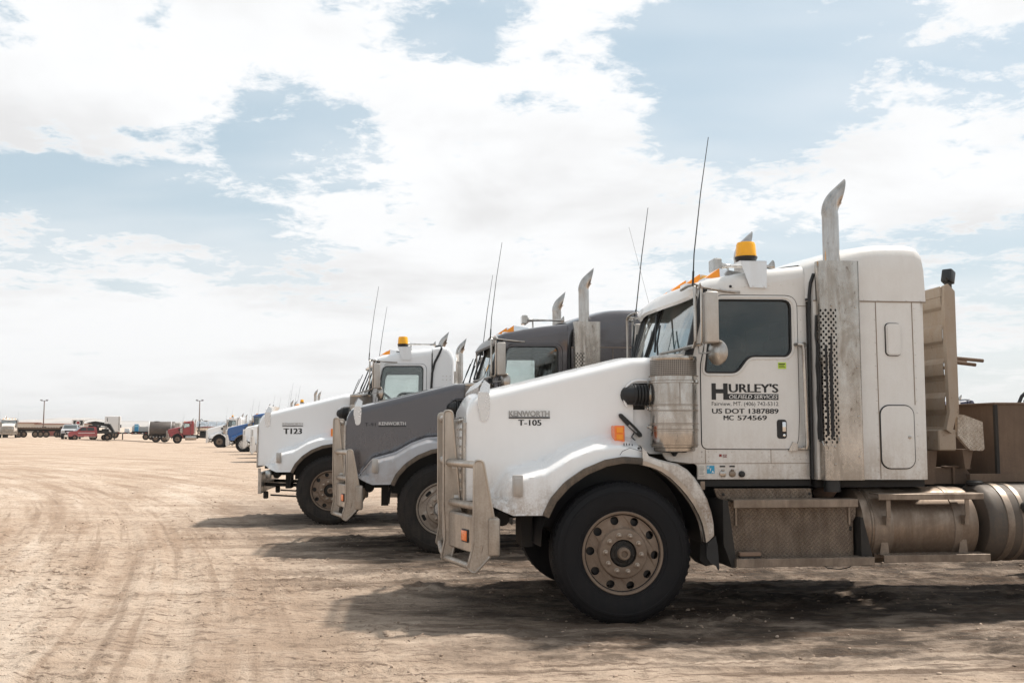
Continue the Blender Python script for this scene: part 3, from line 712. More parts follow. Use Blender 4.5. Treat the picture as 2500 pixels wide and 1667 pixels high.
def round_mirror():
    m = M().lathe([(.0005, .012), (.06, .008), (.098, .0), (.102, -.006), (.098, -.012), (.05, -.03), (.0005, -.036)], (0, 0, 0), 'x', 24)
    m.xf(Matrix.Translation((.775, -.01, 2.105)) @ Matrix.Rotation(R(32), 4, 'Z')); return m
def sun_visor():
    rows = []
    secs = [(.215, (.700, 2.660), (.665, 2.615)), (.27, (.700, 2.688), (.655, 2.607)), (.36, (.700, 2.702), (.642, 2.600)), (.55, (.710, 2.722), (.606, 2.588)), (.85, (.720, 2.737), (.540, 2.575)), (1.2, (.720, 2.747), (.485, 2.562))]
    secs += [(2.4 - y, a, b_) for y, a, b_ in reversed(secs[:-1])]
    for y, a, b_ in secs:
        row = []
        for i in range(7):
            q = i / 6; bul = .035 * math.sin(q * PI); row.append((lerp(a[0], b_[0], q) - bul * .6, y, lerp(a[1], b_[1], q) + bul))
        for i in range(6, -1, -1):
            q = i / 6; bul = .035 * math.sin(q * PI) - .022; row.append((lerp(a[0], b_[0], q) - bul * .6 + .008, y, lerp(a[1], b_[1], q) + bul))
        rows.append(row)
    return M().grid(rows, close=True)
WSB = [(.20, .600, 2.085), (.30, .575, 2.08), (.5, .53, 2.07), (.8, .49, 2.06), (1.2, .46, 2.06)]
WST = [(.235, .745, 2.650), (.30, .735, 2.655), (.5, .715, 2.665), (.8, .690, 2.67), (1.2, .675, 2.67)]
def ws_rows(off=0.0, f0=0.0, f1=1.0):
    rows = []
    full = list(zip(WSB, WST)); full += [((2.4 - a[0], a[1], a[2]), (2.4 - b_[0], b_[1], b_[2])) for a, b_ in reversed(full[:-1])]
    for a, b_ in full:
        rows.append([(lerp(a[1], b_[1], q) + off, lerp(a[0], b_[0], q), lerp(a[2], b_[2], q)) for q in [f0 + (f1 - f0) * i / 6 for i in range(7)]])
    return rows
def cab_side():
    o = [(.36, 1.335), (.40, 1.25), (.66, 1.22), (.66, 1.100), (1.603, 1.096), (1.606, 2.76), (1.263, 2.70), (1.034, 2.665), (.80, 2.62), (.735, 2.64), (.716, 2.53), (.672, 2.315), (.60, 2.18), (.54, 2.12), (.36, 2.09)]
    o = rpoly(o, [0, .1, .03, 0, 0, 0, 0, 0, 0, .03, .05, .1, .06, .06, 0], 3)
    m = M().prism(o, .22, .245, [list(reversed(DOOR))])
    return m
def door_mesh(): return M().prism(DOOR if True else None, .213, .243, [WIN[::-1]])
def seal_mesh(loop, y, r):
    pts = [(p[0], y, p[1]) for p in loop]; return M().tube(pts + [pts[0], pts[1]], r, 6, False)
def shrink(poly, d):
    cx = sum(p[0] for p in poly) / len(poly); cz = sum(p[1] for p in poly) / len(poly); out = []
    k = len(poly)
    for i in range(k):
        a = Vector(poly[i - 1]); b_ = Vector(poly[(i + 1) % k]); t_ = (b_ - a).normalized(); n_ = Vector((-t_.y, t_.x))
        out.append((poly[i][0] + n_.x * d, poly[i][1] + n_.y * d))
    return out

def frame_mesh(L=7.1):
    m = M()
    for y in (.80, 1.55): m.box(-1.05, L, y, y + .05, .76, 1.02)
    for x in (-.95, .9, 2.2, 3.2, 4.2, 5.4, L - .1): m.box(x, x + .08, .85, 1.55, .80, .98)
    m.box(-.45, 1.30, .62, 1.78, .62, 1.50, .06, 1)              # engine
    m.box(1.30, 2.6, .95, 1.45, .60, 1.0, .05, 1)                 # gearbox
    m.box(-.75, -.2, .62, 1.78, .9, 1.40, .05, 1)
    m.box(-1.10, -.80, .48, 1.92, .88, 1.50)                      # radiator
    m.tube([(0, .3, .50), (0, .6, .44), (0, 1.8, .44), (0, 2.1, .50)], .055, 8)   # axle beam
    for y in (.72, 1.68): m.tube([(-.62, y, .76), (-.3, y, .60), (0, y, .55), (.3, y, .60), (.62, y, .76)], .035, 6)
    m.tube([(-.15, .62, .55), (-.15, .5, .60), (.0, .36, .56)], .02, 6)
    m.tube([(2.6, 1.2, .75), (5.3, 1.2, .58)], .06, 8)
    m.tube([(5.4, .3, .54), (5.4, 2.1, .54)], .10, 8); m.tube([(6.75, .3, .54), (6.75, 2.1, .54)], .10, 8)
    m.lathe([(.0005, -.2), (.2, -.15), (.24, 0), (.2, .15), (.0005, .2)], (5.4, 1.2, .56), 'x', 14)
    m.box(.62, 1.62, .24, 2.16, 1.04, 1.12)                       # cab floor
    m.box(1.64, 2.58, .2, 2.2, 1.03, 1.10)
    m.tube([(-.9, .45, .78), (-.9, .75, .80)], .06, 10)
    m.box(-.75, -.66, .40, .80, .56, .90)
    return m
def well_mesh():
    rows = []
    for i in range(19):
        a = R(178 - 176 * i / 18); r = .665 + .03 * math.sin(a); x, z = r * math.cos(a), .58 + r * math.sin(a)
        rows.append([(x * .965, .05, z * .995), (x, .2, z), (x, .62, z)])
    m = M().grid(rows); m.box(-.62, .75, .60, .63, .70, 1.5); return m
def arch_flare():
    rows = []
    pts = [(-.632, .842)] + ARCH[1:]
    fine_ = []
    for i in range(25):
        x = lerp(-.632, .155, i / 24); fine_.append((x, interp(x, pts)))
    for (x, z) in fine_:
        v = Vector((x - .0, z - .56)).normalized(); q = .048 if x > -.60 else .048
        rows.append([(x - v.x * q, .012, z - v.y * q), (x - v.x * q, -.012, z - v.y * q), (x - v.x * q * .4, -.018, z - v.y * q * .4), (x + v.x * .004, -.008, z + v.y * .004), (x + v.x * .004, .03, z + v.y * .004)])
    return M().grid(rows)
RF_O = [(.150, 1.378), (.185, 1.345), (.205, 1.295), (.300, 1.262), (.443, 1.230), (.520, 1.185), (.580, 1.120), (.634, 1.04), (.680, .950), (.712, .85), (.728, .76), (.730, .680)]
RF_I = [(.150, 1.222), (.19, 1.213), (.235, 1.200), (.298, 1.172), (.370, 1.122), (.440, 1.056), (.498, .99), (.552, .915), (.595, .835), (.622, .765), (.636, .70), (.648, .622)]
def rear_fender():
    rows = []
    for (a, b_) in zip(RF_I, RF_O):
        mid = (lerp(a[0], b_[0], .45), lerp(a[1], b_[1], .45))
        rows.append([(a[0], .10, a[1]), (a[0], .0, a[1]), (mid[0], -.012, mid[1]), (lerp(a[0], b_[0], .85), .0, lerp(a[1], b_[1], .85)), (b_[0], .04, b_[1]), (b_[0], .40, b_[1])])
    return M().grid(rows)
def rear_flare():
    rows = []
    for (a, b_) in zip(RF_I, RF_O):
        v = (Vector(b_) - Vector(a)).normalized(); q = .035
        rows.append([(a[0], .03, a[1]), (a[0], -.02, a[1]), (a[0] + v.x * q, -.022, a[1] + v.y * q), (a[0] + v.x * q, .0, a[1] + v.y * q)])
    return M().grid(rows)

FAR_KEY = [0]
def semi(label, X, Y, yaw, z=0.0, body=None, cab=None, fender=None, group='parked semi trucks standing in a row', bar='rack', barmat=None, sleeper='high', rim='round', rimmat=None, tyremat=None,
         lod=0, beacon=True, cabglass=None, cat='semi truck', number=None, stacks='both', lower=None):
    """a bonneted tractor unit. lod 0: all details, 1: mid, 2: far away"""
    body = body or WHITE; cab = cab or body; barmat = barmat or BAR; cabglass = cabglass or GLASSD
    T = thing('semi_truck', label, cat, (X, Y, z), yaw, group)
    # chassis
    cpart('chassis', 'frame', frame_mesh, CHASSIS, T)
    cpart('wheel_well', 'well', well_mesh, BLACK, T); cpart('wheel_well', 'well_far', lambda: well_mesh().mirror(), BLACK, T)
    wheel(T, 0, .035, .543, True, rim, rimmat, tyremat, nuts=lod < 2, rot=.15 + X)
    wheel(T, 0, 2.365, .543, False, rim, rimmat, tyremat, nuts=False, rot=.6)
    for x in (5.4, 6.75): dual_wheel(T, x, .03, True, lod); dual_wheel(T, x, 2.37, False, lod)
    # hood and fenders
    if fender:
        cpart('hood', 'hood1', lambda: hood_mesh(1), body, T, 50); cislands('front_fender', 'hood2', lambda: hood_mesh(2), fender, T, 50); both('fender_bead', 'fbead', lambda: M().tube([(x, hood_y(x, interp(x, ZF) - .0) - .002, interp(x, ZF) + .002) for x in [lerp(-1.03, .15, i / 40) for i in range(41)]], .013, 6), fender, T)
    else: cpart('hood', 'hood0', lambda: hood_mesh(0), body, T, 50)
    both('rear_fender', 'rearf', rear_fender, fender or (RFEND if lod == 0 else body), T, 40)
    both('wheel_arch_flare', 'flare', arch_flare, FLARE if lod == 0 else (fender or FLARE), T, 40); 
    if lod == 0: both('wheel_arch_flare', 'flare2', rear_flare, BAR, T, 40)
    def grille():
        m = M().box(-1.225, -1.185, .44, 1.96, .90, 1.60, .03, 2)
        for k in range(8): m.box(-1.235, -1.222, .52, 1.88, 1.0 + k * .07, 1.02 + k * .07)
        return m
    cpart('grille', 'grille', grille, ALU, T)
    both('grille_edge', 'gedge', lambda: M().box(-1.222, -1.197, .385, .42, .90, 1.56, .006, 1).join(rivets(line((-1.209, .95), (-1.209, 1.5), .12), .384, .006)), ALU, T)
    if lod < 2: both('side_marker_lamp', 'sml', lambda: M().box(-.862, -.785, .002, .075, .985, 1.148, .007, 2).box(-.848, -.798, -.006, .02, 1.0, 1.13, .006, 2), LENSG, T)
    if lod < 2:
        both('turn_signal_housing', 'tsh', lambda: M().box(-.022, .060, .20, .36, 1.398, 1.530, .006, 1), ORLENS, T)
        both('turn_signal_lens', 'tsl', lambda: M().box(-.008, .046, .192, .206, 1.418, 1.462, .004, 1).box(-.008, .046, .192, .206, 1.470, 1.516, .004, 1), AMBER, T)
    if lod == 0: cpart('hood_latch', 'latch', lambda: M().prism(rpoly([(.035, 1.625), (.060, 1.628), (.165, 1.530), (.225, 1.465), (.228, 1.440), (.205, 1.435), (.09, 1.545), (.04, 1.60)], .012), .300, .318, [[(.125, 1.545), (.190, 1.478), (.180, 1.468), (.112, 1.530)]]).tube([(.16, .30, 1.47), (.14, .30, 1.44), (.165, .29, 1.41)], .006, 6), RUBBER, T)
    if lod < 2:
        def deflector():
            m = M()
            m.prism(rpoly([(-1.105, 1.80), (-1.02, 1.80), (-1.008, 1.76), (-1.016, 1.60), (-1.035, 1.565), (-1.078, 1.562), (-1.108, 1.70)], .02, 3), .385, .392)
            m.add([(-1.105, .387, 1.74), (-1.02, .387, 1.765), (-1.085, .40, 1.835), (-1.052, .41, 1.900), (-1.0, .45, 1.865), (-1.005, .44, 1.80)], [(0, 1, 5, 4, 3, 2)])
            m.add([(-1.10, .40, 1.845), (-1.052, .41, 1.915), (-1.052, 1.99, 1.915), (-1.10, 2.0, 1.845)], [(0, 1, 2, 3)])
            m.add([(-1.09, .45, 1.765), (-1.10, .40, 1.845), (-1.10, 2.0, 1.845), (-1.09, 1.95, 1.765)], [(0, 1, 2, 3)])
            return m
        cpart('bug_deflector', 'defl', deflector, coat_mat('pale_brushed_metal', (.66, .66, .66), .25, .75, .06, .1), T)
    # scoop, intake duct, air cleaner
    cxs, czs = .205, 1.765
    def scoop():
        pts = [(.27, .300, 1.895), (.20, .300, 1.895)]
        for i in range(1, 12): a = R(90 + 11.5 * i); pts.append((cxs + .125 * math.cos(a), .302, czs + .130 * math.sin(a)))
        return M().tube(pts, .011, 8)
    both('scoop_rim', 'scoop', scoop, body, T)
    both('scoop_pocket', 'pocket', lambda: M().lathe([(.105, 0), (.100, .10), (.0005, .10)], (.215, .335, 1.77), 'y', 24).box(.14, .27, .36, .40, 1.66, 1.88), BLACK, T)
    def duct():
        prof = [(.078, -.0)]
        for k in range(5):
            x = .005 + k * .026; prof += [(.078, x), (.088, x + .006), (.088, x + .02), (.078, x + .026)]
        return M().lathe(prof, (.145, .285, 1.778), 'x', 20).tube([(.175, .285, 1.778), (.150, .292, 1.778), (.135, .32, 1.778), (.132, .40, 1.778)], .080, 16, False)
    both('intake_duct', 'duct', duct, RUBBER, T)
    both('duct_clamp', 'clamp', lambda: M().lathe([(.080, .0), (.092, .004), (.092, .016), (.086, .02), (.092, .026), (.092, .034), (.08, .05)], (.262, .285, 1.778), 'x', 24), STEEL, T)
    both('cowl_panel', 'cowl', lambda: M().prism([(.12, 1.42), (.30, 1.30), (.70, 1.30), (.70, 2.09), (.34, 2.09), (.34, 1.92), (.30, 1.90), (.26, 1.66), (.12, 1.66)], .345, .355), body, T)
    both('air_cleaner', 'airc', aircleaner, STEEL, T); 
    if lod < 2:
        def rings():
            m = M()
            for z_ in (1.375, 1.487, 1.499, 1.536, 1.546, 1.641, 1.651, 1.686, 1.695, 1.867, 1.885, 1.924): m.lathe([(.189, z_), (.1948 if z_ < 1.8 else .1995, z_), (.1948 if z_ < 1.8 else .1995, z_ + .003), (.189, z_ + .003)], (.465, .20, 0), 'z', 40)
            m.box(.462, .466, .006, .014, 1.70, 1.866)
            return m
        cpart('clamp_seams', 'acrings', rings, coat_mat('dirt_in_seams', (.22, .17, .13), .8, 0, .2, .3), T)
    both('intake_screen', 'scrn', screen, screen_mat(), T)
    if lod == 0: cpart('drain_valve', 'drain', lambda: M().lathe([(.10, 1.322), (.10, 1.316), (.03, 1.314), (.012, 1.285), (.0005, 1.283)], (.465, .20, 0), 'z', 14), BLACK, T)
    if lod == 0: cpart('mounting_bracket', 'mbr', lambda: M().lathe([(.012, 0), (.016, -.01), (.016, -.03), (.008, -.04)], (.262, .24, 1.668), 'y', 10).lathe([(.012, 0), (.016, -.01), (.016, -.03), (.008, -.04)], (.262, .24, 1.52), 'y', 10).box(.262, .29, .20, .26, 1.655, 1.68).box(.262, .29, .20, .26, 1.508, 1.53), STEEL, T)
    # cab
    both('cab_side', 'cabside', cab_side, cab, T)
    for sfx, mir in (('', False), ('_far', True)):
        mk = (lambda f_: (lambda: f_().mirror())) if mir else (lambda f_: f_)
        d = cpart('door', 'door' + sfx, mk(door_mesh), cab, T)
        cpart('window_glass', 'wglass' + sfx, mk(lambda: M().prism(shrink(WIN, -.004), .226, .230)), cabglass, d)
        cpart('inner_trim', 'itrim' + sfx, mk(lambda: M().prism(rpoly([(.70, 1.40), (1.50, 1.40), (1.505, 2.59), (.84, 2.585), (.71, 2.05)], .05), .250, .262, [shrink(WIN, .035)[::-1]])), SEAT, d)
        cpart('window_seal', 'wseal' + sfx, mk(lambda: seal_mesh(WIN, .215, .009)), RUBBER, d)
        cpart('door_seal', 'dseal' + sfx, mk(lambda: seal_mesh(DOOR, .222, .008)), BLACK, d)
        if lod == 0 and not mir:
            cpart('window_frame', 'wframe', lambda: seal_mesh(shrink(WIN, -.024), .212, .006), cab, d)
            cpart('handle_recess', 'hrec', lambda: M().prism(rr(1.330, 1.412, 1.425, 1.580, .022), .2095, .222), BLACK, d)
            cpart('door_handle', 'hnd', lambda: M().box(1.371, 1.404, .196, .211, 1.480, 1.562, .006, 2).lathe([(.012, 0), (.011, -.008), (.0005, -.009)], (1.388, .210, 1.452), 'y', 12), CHROME, d)
            cpart('door_rivets', 'drv', lambda: rivets(line((.78, 1.93), (1.02, 1.93), .09) + line((1.15, 2.07), (1.44, 2.07), .075), .213, .005), cab, d)
    def roof():
        return roof_grid(CABTOP, .22)
    cpart('roof', 'roof' , roof, cab, T, 40)
    cpart('sun_visor', 'visor', sun_visor, cab if body is not GREY else flat('bare_visor_metal', (0.30, 0.29, 0.28), 0.4, 0.6), T, 40)
    cpart('windshield', 'ws', lambda: M().grid(ws_rows()), WSGLASS, T, 60)
    cpart('cowl_top', 'cowltop', lambda: M().grid([[(.33, max(.42, a[0]) if a[0] <= 1.2 else min(1.98, a[0]), 2.085), (a[1], a[0], a[2] - .01)] for a in WSB + [(2.4 - q[0], q[1], q[2]) for q in reversed(WSB[:-1])]]), cab, T)
    def ws_frame():
        m = M()
        rows = ws_rows(-.006)
        for q in (0, -1): m.tube([r_[q] for r_ in rows], .020, 6)
        for q in (0, -1): m.tube([rows[q][k] for k in range(7)], .034, 6)
        m.tube([rows[4][k] for k in range(7)], .014, 6)
        return m
    cpart('windshield_frame', 'wsf', ws_frame, RUBBER, T)
    both('windshield_pillar', 'apil', lambda: M().add([(.60, .222, 2.09), (.735, .222, 2.655), (.735, .245, 2.655), (.585, .215, 2.085)], [(0, 1, 2, 3)]).add([(.60, .224, 2.09), (.72, .224, 2.05), (.80, .224, 2.62), (.735, .224, 2.655)], [(0, 1, 2, 3)]), cab, T)
    if lod == 0:
        def wipers():
            m = M()
            for y0, y1 in ((.50, 1.05), (1.35, 1.9)):
                m.tube([(.42, y0, 2.10), (.44, y0 + .1, 2.22), (.515, (y0 + y1) / 2, 2.40)], .009, 6)
                m.tube([(.425, y0 + .12, 2.16), (.545, y1 - .05, 2.52)], .010, 6)
            m.tube([(.30, .8, 2.12), (.345, .85, 2.25), (.40, .9, 2.38)], .006, 5); m.tube([(.30, 1.0, 2.12), (.36, 1.0, 2.25), (.45, 1.05, 2.46)], .006, 5)
            return m
        cislands('wiper', 'wiper', wipers, BLACK, T)
    # cab interior
    cpart('dashboard', 'dash', lambda: M().prism([(.50, 1.5), (.72, 1.5), (.80, 1.85), (.72, 2.04), (.47, 2.06)], .30, 2.10).prism([(.72, 1.5), (.95, 1.5), (.90, 1.8), (.80, 1.95), (.72, 2.0)], .9, 1.5), SEAT, T)
    cpart('headliner', 'headln', lambda: M().box(.74, 1.58, .28, 2.12, 2.61, 2.63), HEADL, T)
    def seats():
        m = M()
        for y in (.35, 1.55):
            m.box(1.12, 1.58, y, y + .5, 1.60, 1.74, .05, 2); m.box(1.44, 1.58, y + .02, y + .48, 1.70, 2.28, .05, 2); m.box(1.47, 1.57, y + .12, y + .38, 2.24, 2.42, .04, 2)
        return m
    cpart('seats', 'seats', seats, SEAT, T)
    def steer_():
        c = Vector((.95, .62, 2.02)); ax = Vector((.62, 0, .78)).normalized(); u = Vector((0, 1, 0)); v = ax.cross(u); m = M()
        m.tube([c + (u * math.cos(2 * PI * i / 24) + v * math.sin(2 * PI * i / 24)) * .225 for i in range(25)], .016, 6, False)
        for a in (30, 150, 270): m.tube([c, c + (u * math.cos(R(a)) + v * math.sin(R(a))) * .22], .014, 6)
        m.tube([c, c - ax * .3], .03, 8); return m
    cpart('steering_wheel', 'steer', steer_, BLACK, T)
    if sleeper == 'high': cpart('cab_back', 'cback', lambda: M().box(1.585, 1.60, .25, .75, 1.12, 2.72).box(1.585, 1.60, 1.65, 2.15, 1.12, 2.72).box(1.585, 1.60, .25, 2.15, 2.45, 2.75), SEAT, T)
    else: cpart('cab_back', 'cback2', lambda: M().box(1.585, 1.60, .25, 2.15, 1.12, 2.75), SEAT, T)
    # lamps on the roof
    for (x, y, z_) in ((.79, .42, 2.755), (.74, .80, 2.765), (.73, 1.2, 2.77), (.74, 1.6, 2.765), (.79, 1.98, 2.755)):
        L_ = cpart('roof_marker_lamp', 'lamp', cab_lamp, AMBER, T, loc=(x, y, z_))
        if lod < 2: cpart('lamp_base', 'lampb', cab_lamp_base, CHROME, L_)
    if beacon:
        cpart('beacon_bracket', 'bbr', lambda: M().prism([(1.045, 2.886), (1.272, 2.886), (1.268, 2.662), (1.125, 2.662)], .200, .206).box(1.045, 1.272, .20, .42, 2.880, 2.886).join(rivets([(1.15, 2.675), (1.245, 2.675)], .2, .009)), coat_mat('pale_bracket_metal', (.72, .74, .76), .3, .6, .1, 0), T)
        B_ = cpart('beacon', 'bea', lambda: M().lathe([(.086, 2.932), (.088, 2.94), (.086, 2.955), (.080, 3.035), (.072, 3.055), (.040, 3.062), (.0005, 3.063)], (1.135, .31, 0), 'z', 28), BEACON, T)
        cpart('beacon_base', 'beab', lambda: M().lathe([(.080, 2.886), (.084, 2.905), (.094, 2.925), (.094, 2.934), (.0005, 2.934)], (1.135, .31, 0), 'z', 28), BLACK, B_)
        if lod < 2: cpart('beacon_core', 'beac', lambda: M().lathe([(.03, 2.935), (.034, 3.03), (.0005, 3.035)], (1.135, .31, 0), 'z', 12), CHROME, B_)
    if lod < 2:
        def horn():
            m = M().lathe([(.075, 0), (.06, .02), (.028, .06), (.018, .12), (.012, .30), (.012, .50)], (1.17, 1.2, 3.01), 'x', 16).lathe([(.065, .54), (.02, .50), (.012, .40)], (1.17, 1.2, 3.01), 'x', 12)
            m.tube([(1.28, 1.2, 3.01), (1.28, 1.2, 2.86)], .012, 6); m.box(1.12, 1.20, 1.12, 1.28, 2.95, 3.07, .01, 1); return m
        cpart('air_horn', 'horn', horn, STEEL, T)
    # mirrors, antennas
    both('mirror', 'mirr', mirror_set, ALU if lod else coat_mat('dusty_mirror_shell', (.52, .50, .47), .35, .5, .22, .1), T)
    both('mirror_arm', 'marm', mirror_arms, ALU, T)
    if lod < 2: both('round_mirror', 'rmir', round_mirror, ALU, T)
    cpart('antenna', 'ant1', lambda: M().tube([(.585, .02, 2.64), (.592, .02, 2.76)], .009, 6).tube([(.592, .02, 2.76), (.60, .02, 2.9), (.66, .01, 3.4), (.729, 0, 3.854)], [.0055, .005, .004, .003], 6), BLACK, T)
    cpart('antenna', 'ant2', lambda: M().tube([(.66, 2.36, 2.63), (.69, 2.36, 2.74)], .009, 6).tube([(.69, 2.36, 2.74), (.76, 2.38, 3.3), (.838, 2.4, 3.82)], [.006, .005, .003], 6).tube([(.60, 2.25, 2.60), (.68, 2.36, 2.63)], .012, 6), BLACK, T)
    # exhaust
    gk = 'guard' if lod < 2 else 'guard_far'
    def plain_guard(): return M().lathe([(.092, 1.095), (.092, 2.87)], (1.742, .11, 0), 'z', 16).prism([(1.79, 1.095), (1.975, 1.095), (1.985, 2.871), (1.79, 2.871)], .028, .032)
    if sleeper != 'short':
        cpart('exhaust_guard', gk, stack_guard if lod < 2 else plain_guard, GUARD, T, 25)
        cpart('exhaust_guard', 'gfar', lambda: plain_guard().mirror(), GUARD, T)
        both('exhaust_pipe', 'pipe', stack_pipe, PIPE, T, 40)
        both('muffler', 'muff', lambda: M().tube([(1.742, .11, 1.0), (1.742, .11, 2.86)], .066, 14), BLACK, T)
        if lod < 2: cpart('guard_bolts', 'gbolt', lambda: rivets([(1.735, 2.50), (1.735, 1.36), (1.735, 1.22)], .016, .010).join(rivets([(1.945, 2.49), (1.945, 2.0), (1.945, 1.6), (1.945, 1.28)], .030, .010)), STEEL, T)
    else:
        def sp():
            m = stack_pipe(); m.v = [(x + .05, y + .615, z - .28) for x, y, z in m.v]; m.tube([(1.98 - .14, .725, 1.2), (1.84, .725, 2.6)], .06, 10); return m
        def sp2():
            m = stack_pipe(); m.v = [(x + .38, y + .465, z - .38) for x, y, z in m.v]; m.tube([(2.17, .575, 1.2), (2.17, .575, 2.5)], .06, 10); return m
        cpart('exhaust_pipe', 'spipe', lambda: sp().mirror(), PIPE, T, 40); cpart('exhaust_pipe', 'spipe2', lambda: sp2().mirror(), PIPE, T, 40)
        cislands('rear_post', 'rpost', lambda: M().tube([(2.06, .3, 1.2), (2.06, .3, 2.62)], .022, 8).tube([(2.02, .55, 1.2), (2.02, .55, 2.5)], .02, 8).box(2.03, 2.09, .28, .32, 2.62, 2.65), ALU, T)
    # sleeper
    if sleeper == 'high':
        def sbody(): return M().prism([(1.63, 1.096), (2.591, 1.091), (2.603, 2.553), (1.63, 2.548)], .125, 2.275)
        m_ = sbody(); 
        def sb():
            bm = bmesh.new(); vs = [bm.verts.new(v) for v in m_.v]
            bm.faces.new([vs[i] for i in (0, 1, 2, 3)]); bm.faces.new([vs[i] for i in (4, 7, 6, 5)])
            for i in range(4): bm.faces.new([vs[i], vs[(i + 1) % 4], vs[4 + (i + 1) % 4], vs[4 + i]])
            es = [e for e in bm.edges if abs(e.verts[0].co.x - e.verts[1].co.x) < .05 and abs(e.verts[0].co.y - e.verts[1].co.y) < .01 and e.verts[0].co.x > 2.3]
            bmesh.ops.bevel(bm, geom=es, offset=.045, segments=4, affect='EDGES'); q = M(); q.bm(bm); return q
        cpart('sleeper', 'sleeper', sb, cab, T)
        prof = [(1.60, 2.868), (1.70, 2.90), (1.82, 2.94), (1.95, 2.978), (2.06, 3.008), (2.17, 3.026), (2.28, 3.034), (2.45, 3.037), (2.52, 3.033), (2.56, 3.018), (2.588, 2.985), (2.598, 2.93), (2.6035, 2.70), (2.6045, 2.62), (2.605, 2.60)]
        def fair():
            rows = []
            for i, (x, z) in enumerate(prof):
                e = .125 if x > 1.7 else lerp(.22, .125, (x - 1.6) / .1)
                back = sst(2.52, 2.60, x)
                ysq = [(0, 2.553), (.0, lerp(2.553, z, .5)), (.004, z - .11), (.020, z - .055), (.05, z - .015), (.09, z), (.12, z + .012), (.45, z + .05 * (1 - back)), (1.2 - e, z + .09 * (1 - back))]
                row = [(x, e + a, max(2.553, q)) for a, q in ysq]; row += [(x, 2.4 - p[1], p[2]) for p in reversed(row[:-1])]; rows.append(row)
            rows.append([(2.605, p[1], 2.553) for p in rows[-1]])
            return M().grid(rows)
        cpart('roof_fairing', 'fair', fair, cab, T, 35)
        cpart('sleeper_roof', 'srf', lambda: M().box(1.60, 2.60, .2, 2.2, 2.56, 2.58), SEAT, T)
        if lod < 2:
            cpart('seam', 'seam', lambda: M().box(1.63, 2.606, .119, .126, 2.547, 2.556).box(2.163, 2.168, .121, .126, 1.10, 2.547).box(2.478, 2.483, .121, .126, 1.70, 2.547), coat_mat('dirt_in_seams', (.22, .17, .13), .8, 0, .2, .3), T)
            rv = line((2.150, 1.16), (2.157, 2.50), .095) + line((2.495, 1.16), (2.503, 2.50), .095) + line((1.70, 2.565), (2.56, 2.565), .115)
            cpart('rivets', 'rvs', lambda: rivets(rv, .125, .0065), cab, T)
        if lod == 0:
            cpart('sleeper_vent', 'svent', lambda: M().prism(rr(2.243, 2.368, 2.108, 2.368, .03), .105, .128).prism(rr(2.253, 2.358, 2.118, 2.358, .025), .100, .106), CABWHITE, T); cpart('vent_seam', 'vseam', lambda: seal_mesh(rr(2.240, 2.371, 2.105, 2.371, .032), .122, .004), CHASSIS, T)
            hd_ = cpart('luggage_hatch', 'hatch', lambda: M().prism(rr(2.176, 2.458, 1.186, 1.692, .075, 7), .112, .128), CABWHITE, T)
            cpart('hatch_seal', 'hseal', lambda: seal_mesh(rr(2.173, 2.461, 1.183, 1.695, .078, 7), .122, .007), BLACK, hd_)
            cpart('hatch_lock', 'hlock', lambda: M().lathe([(.014, 0), (.013, -.006), (.006, -.007), (.0005, -.004)], (2.418, .112, 1.436), 'y', 14), STEEL, hd_)
            cpart('side_grab_plate', 'sgp', lambda: M().box(2.603, 2.622, .30, .36, 1.72, 2.06, .009, 2), CABWHITE, T)
    else:
        so = rpoly([(1.63, 1.10), (1.985, 1.10), (1.985, 2.72), (1.90, 2.87), (1.78, 2.895), (1.63, 2.87)], [0, .02, .12, .1, .05, 0], 5)
        def short_():
            m = M(); q = [(.27, .0), (.235, .03), (.22, .07)]
            cx, cz = 1.78, 2.0
            secs = []
            for (y, d) in ((.20, .05), (.21, .02), (.24, 0.0), (1.2, -.02)):
                secs.append([(x if x < 1.7 else x - d, y, z - (d if z > 2.5 else 0)) for x, z in so])
            secs += [[(p[0], 2.4 - p[1], p[2]) for p in s_] for s_ in reversed(secs[:-1])]
            m.grid(secs, close=True); m.add(secs[0], [tuple(range(len(so)))]); m.add(secs[-1], [tuple(range(len(so)))[::-1]]); return m
        cpart('cab_extension', 'shorts', short_, cab, T, 40)
        cpart('extension_seal', 'sseal', lambda: M().tube([(1.61, .19, 1.15), (1.605, .19, 2.15), (1.62, .19, 2.45), (1.66, .19, 2.62), (1.73, .19, 2.76), (1.775, .21, 2.86), (1.765, .28, 2.905), (1.70, .5, 2.92), (1.70, 1.2, 2.93)], .019, 8), RUBBER, T)
        if lod < 2: cpart('rivets', 'srv', lambda: rivets([(1.80, 2.40), (1.86, 2.40), (1.92, 2.40), (1.80, 2.34), (1.86, 2.34), (1.92, 2.34)], .20, .008), BAR, T)
    if sleeper == 'high' and lod < 2:
        cpart('gap_seal', 'gseal', lambda: M().tube([(1.66, .17, 2.78), (1.63, .17, 2.70), (1.617, .17, 2.60), (1.610, .17, 2.45), (1.604, .17, 1.10)], .015, 8), RUBBER, T)
    # bumper
    if bar == 'rack':
        both('bar_side_plate', 'plate_o', lambda: bar_plate(-.02, True), barmat, T); both('bar_inner_plate', 'plate_i', lambda: bar_plate(.63, False), barmat, T)
        for z_, r_, xo, xi in ((1.228, .030, -1.125, -1.325), (.905, .030, -1.105, -1.30), (.455, .026, -1.16, -1.345)):
            cpart('bar_tube', 'bt%.2f' % z_, lambda: M().tube([(xo, -.01, z_), (xi, .64, z_), (xi - .01, 1.2, z_), (xi, 1.76, z_), (xo, 2.41, z_)], r_, 12), barmat, T)
        cpart('bar_tube', 'bt_top', lambda: M().tube([(-1.33, .64, 1.60), (-1.34, 1.2, 1.60), (-1.33, 1.76, 1.60)], .03, 12), barmat, T)
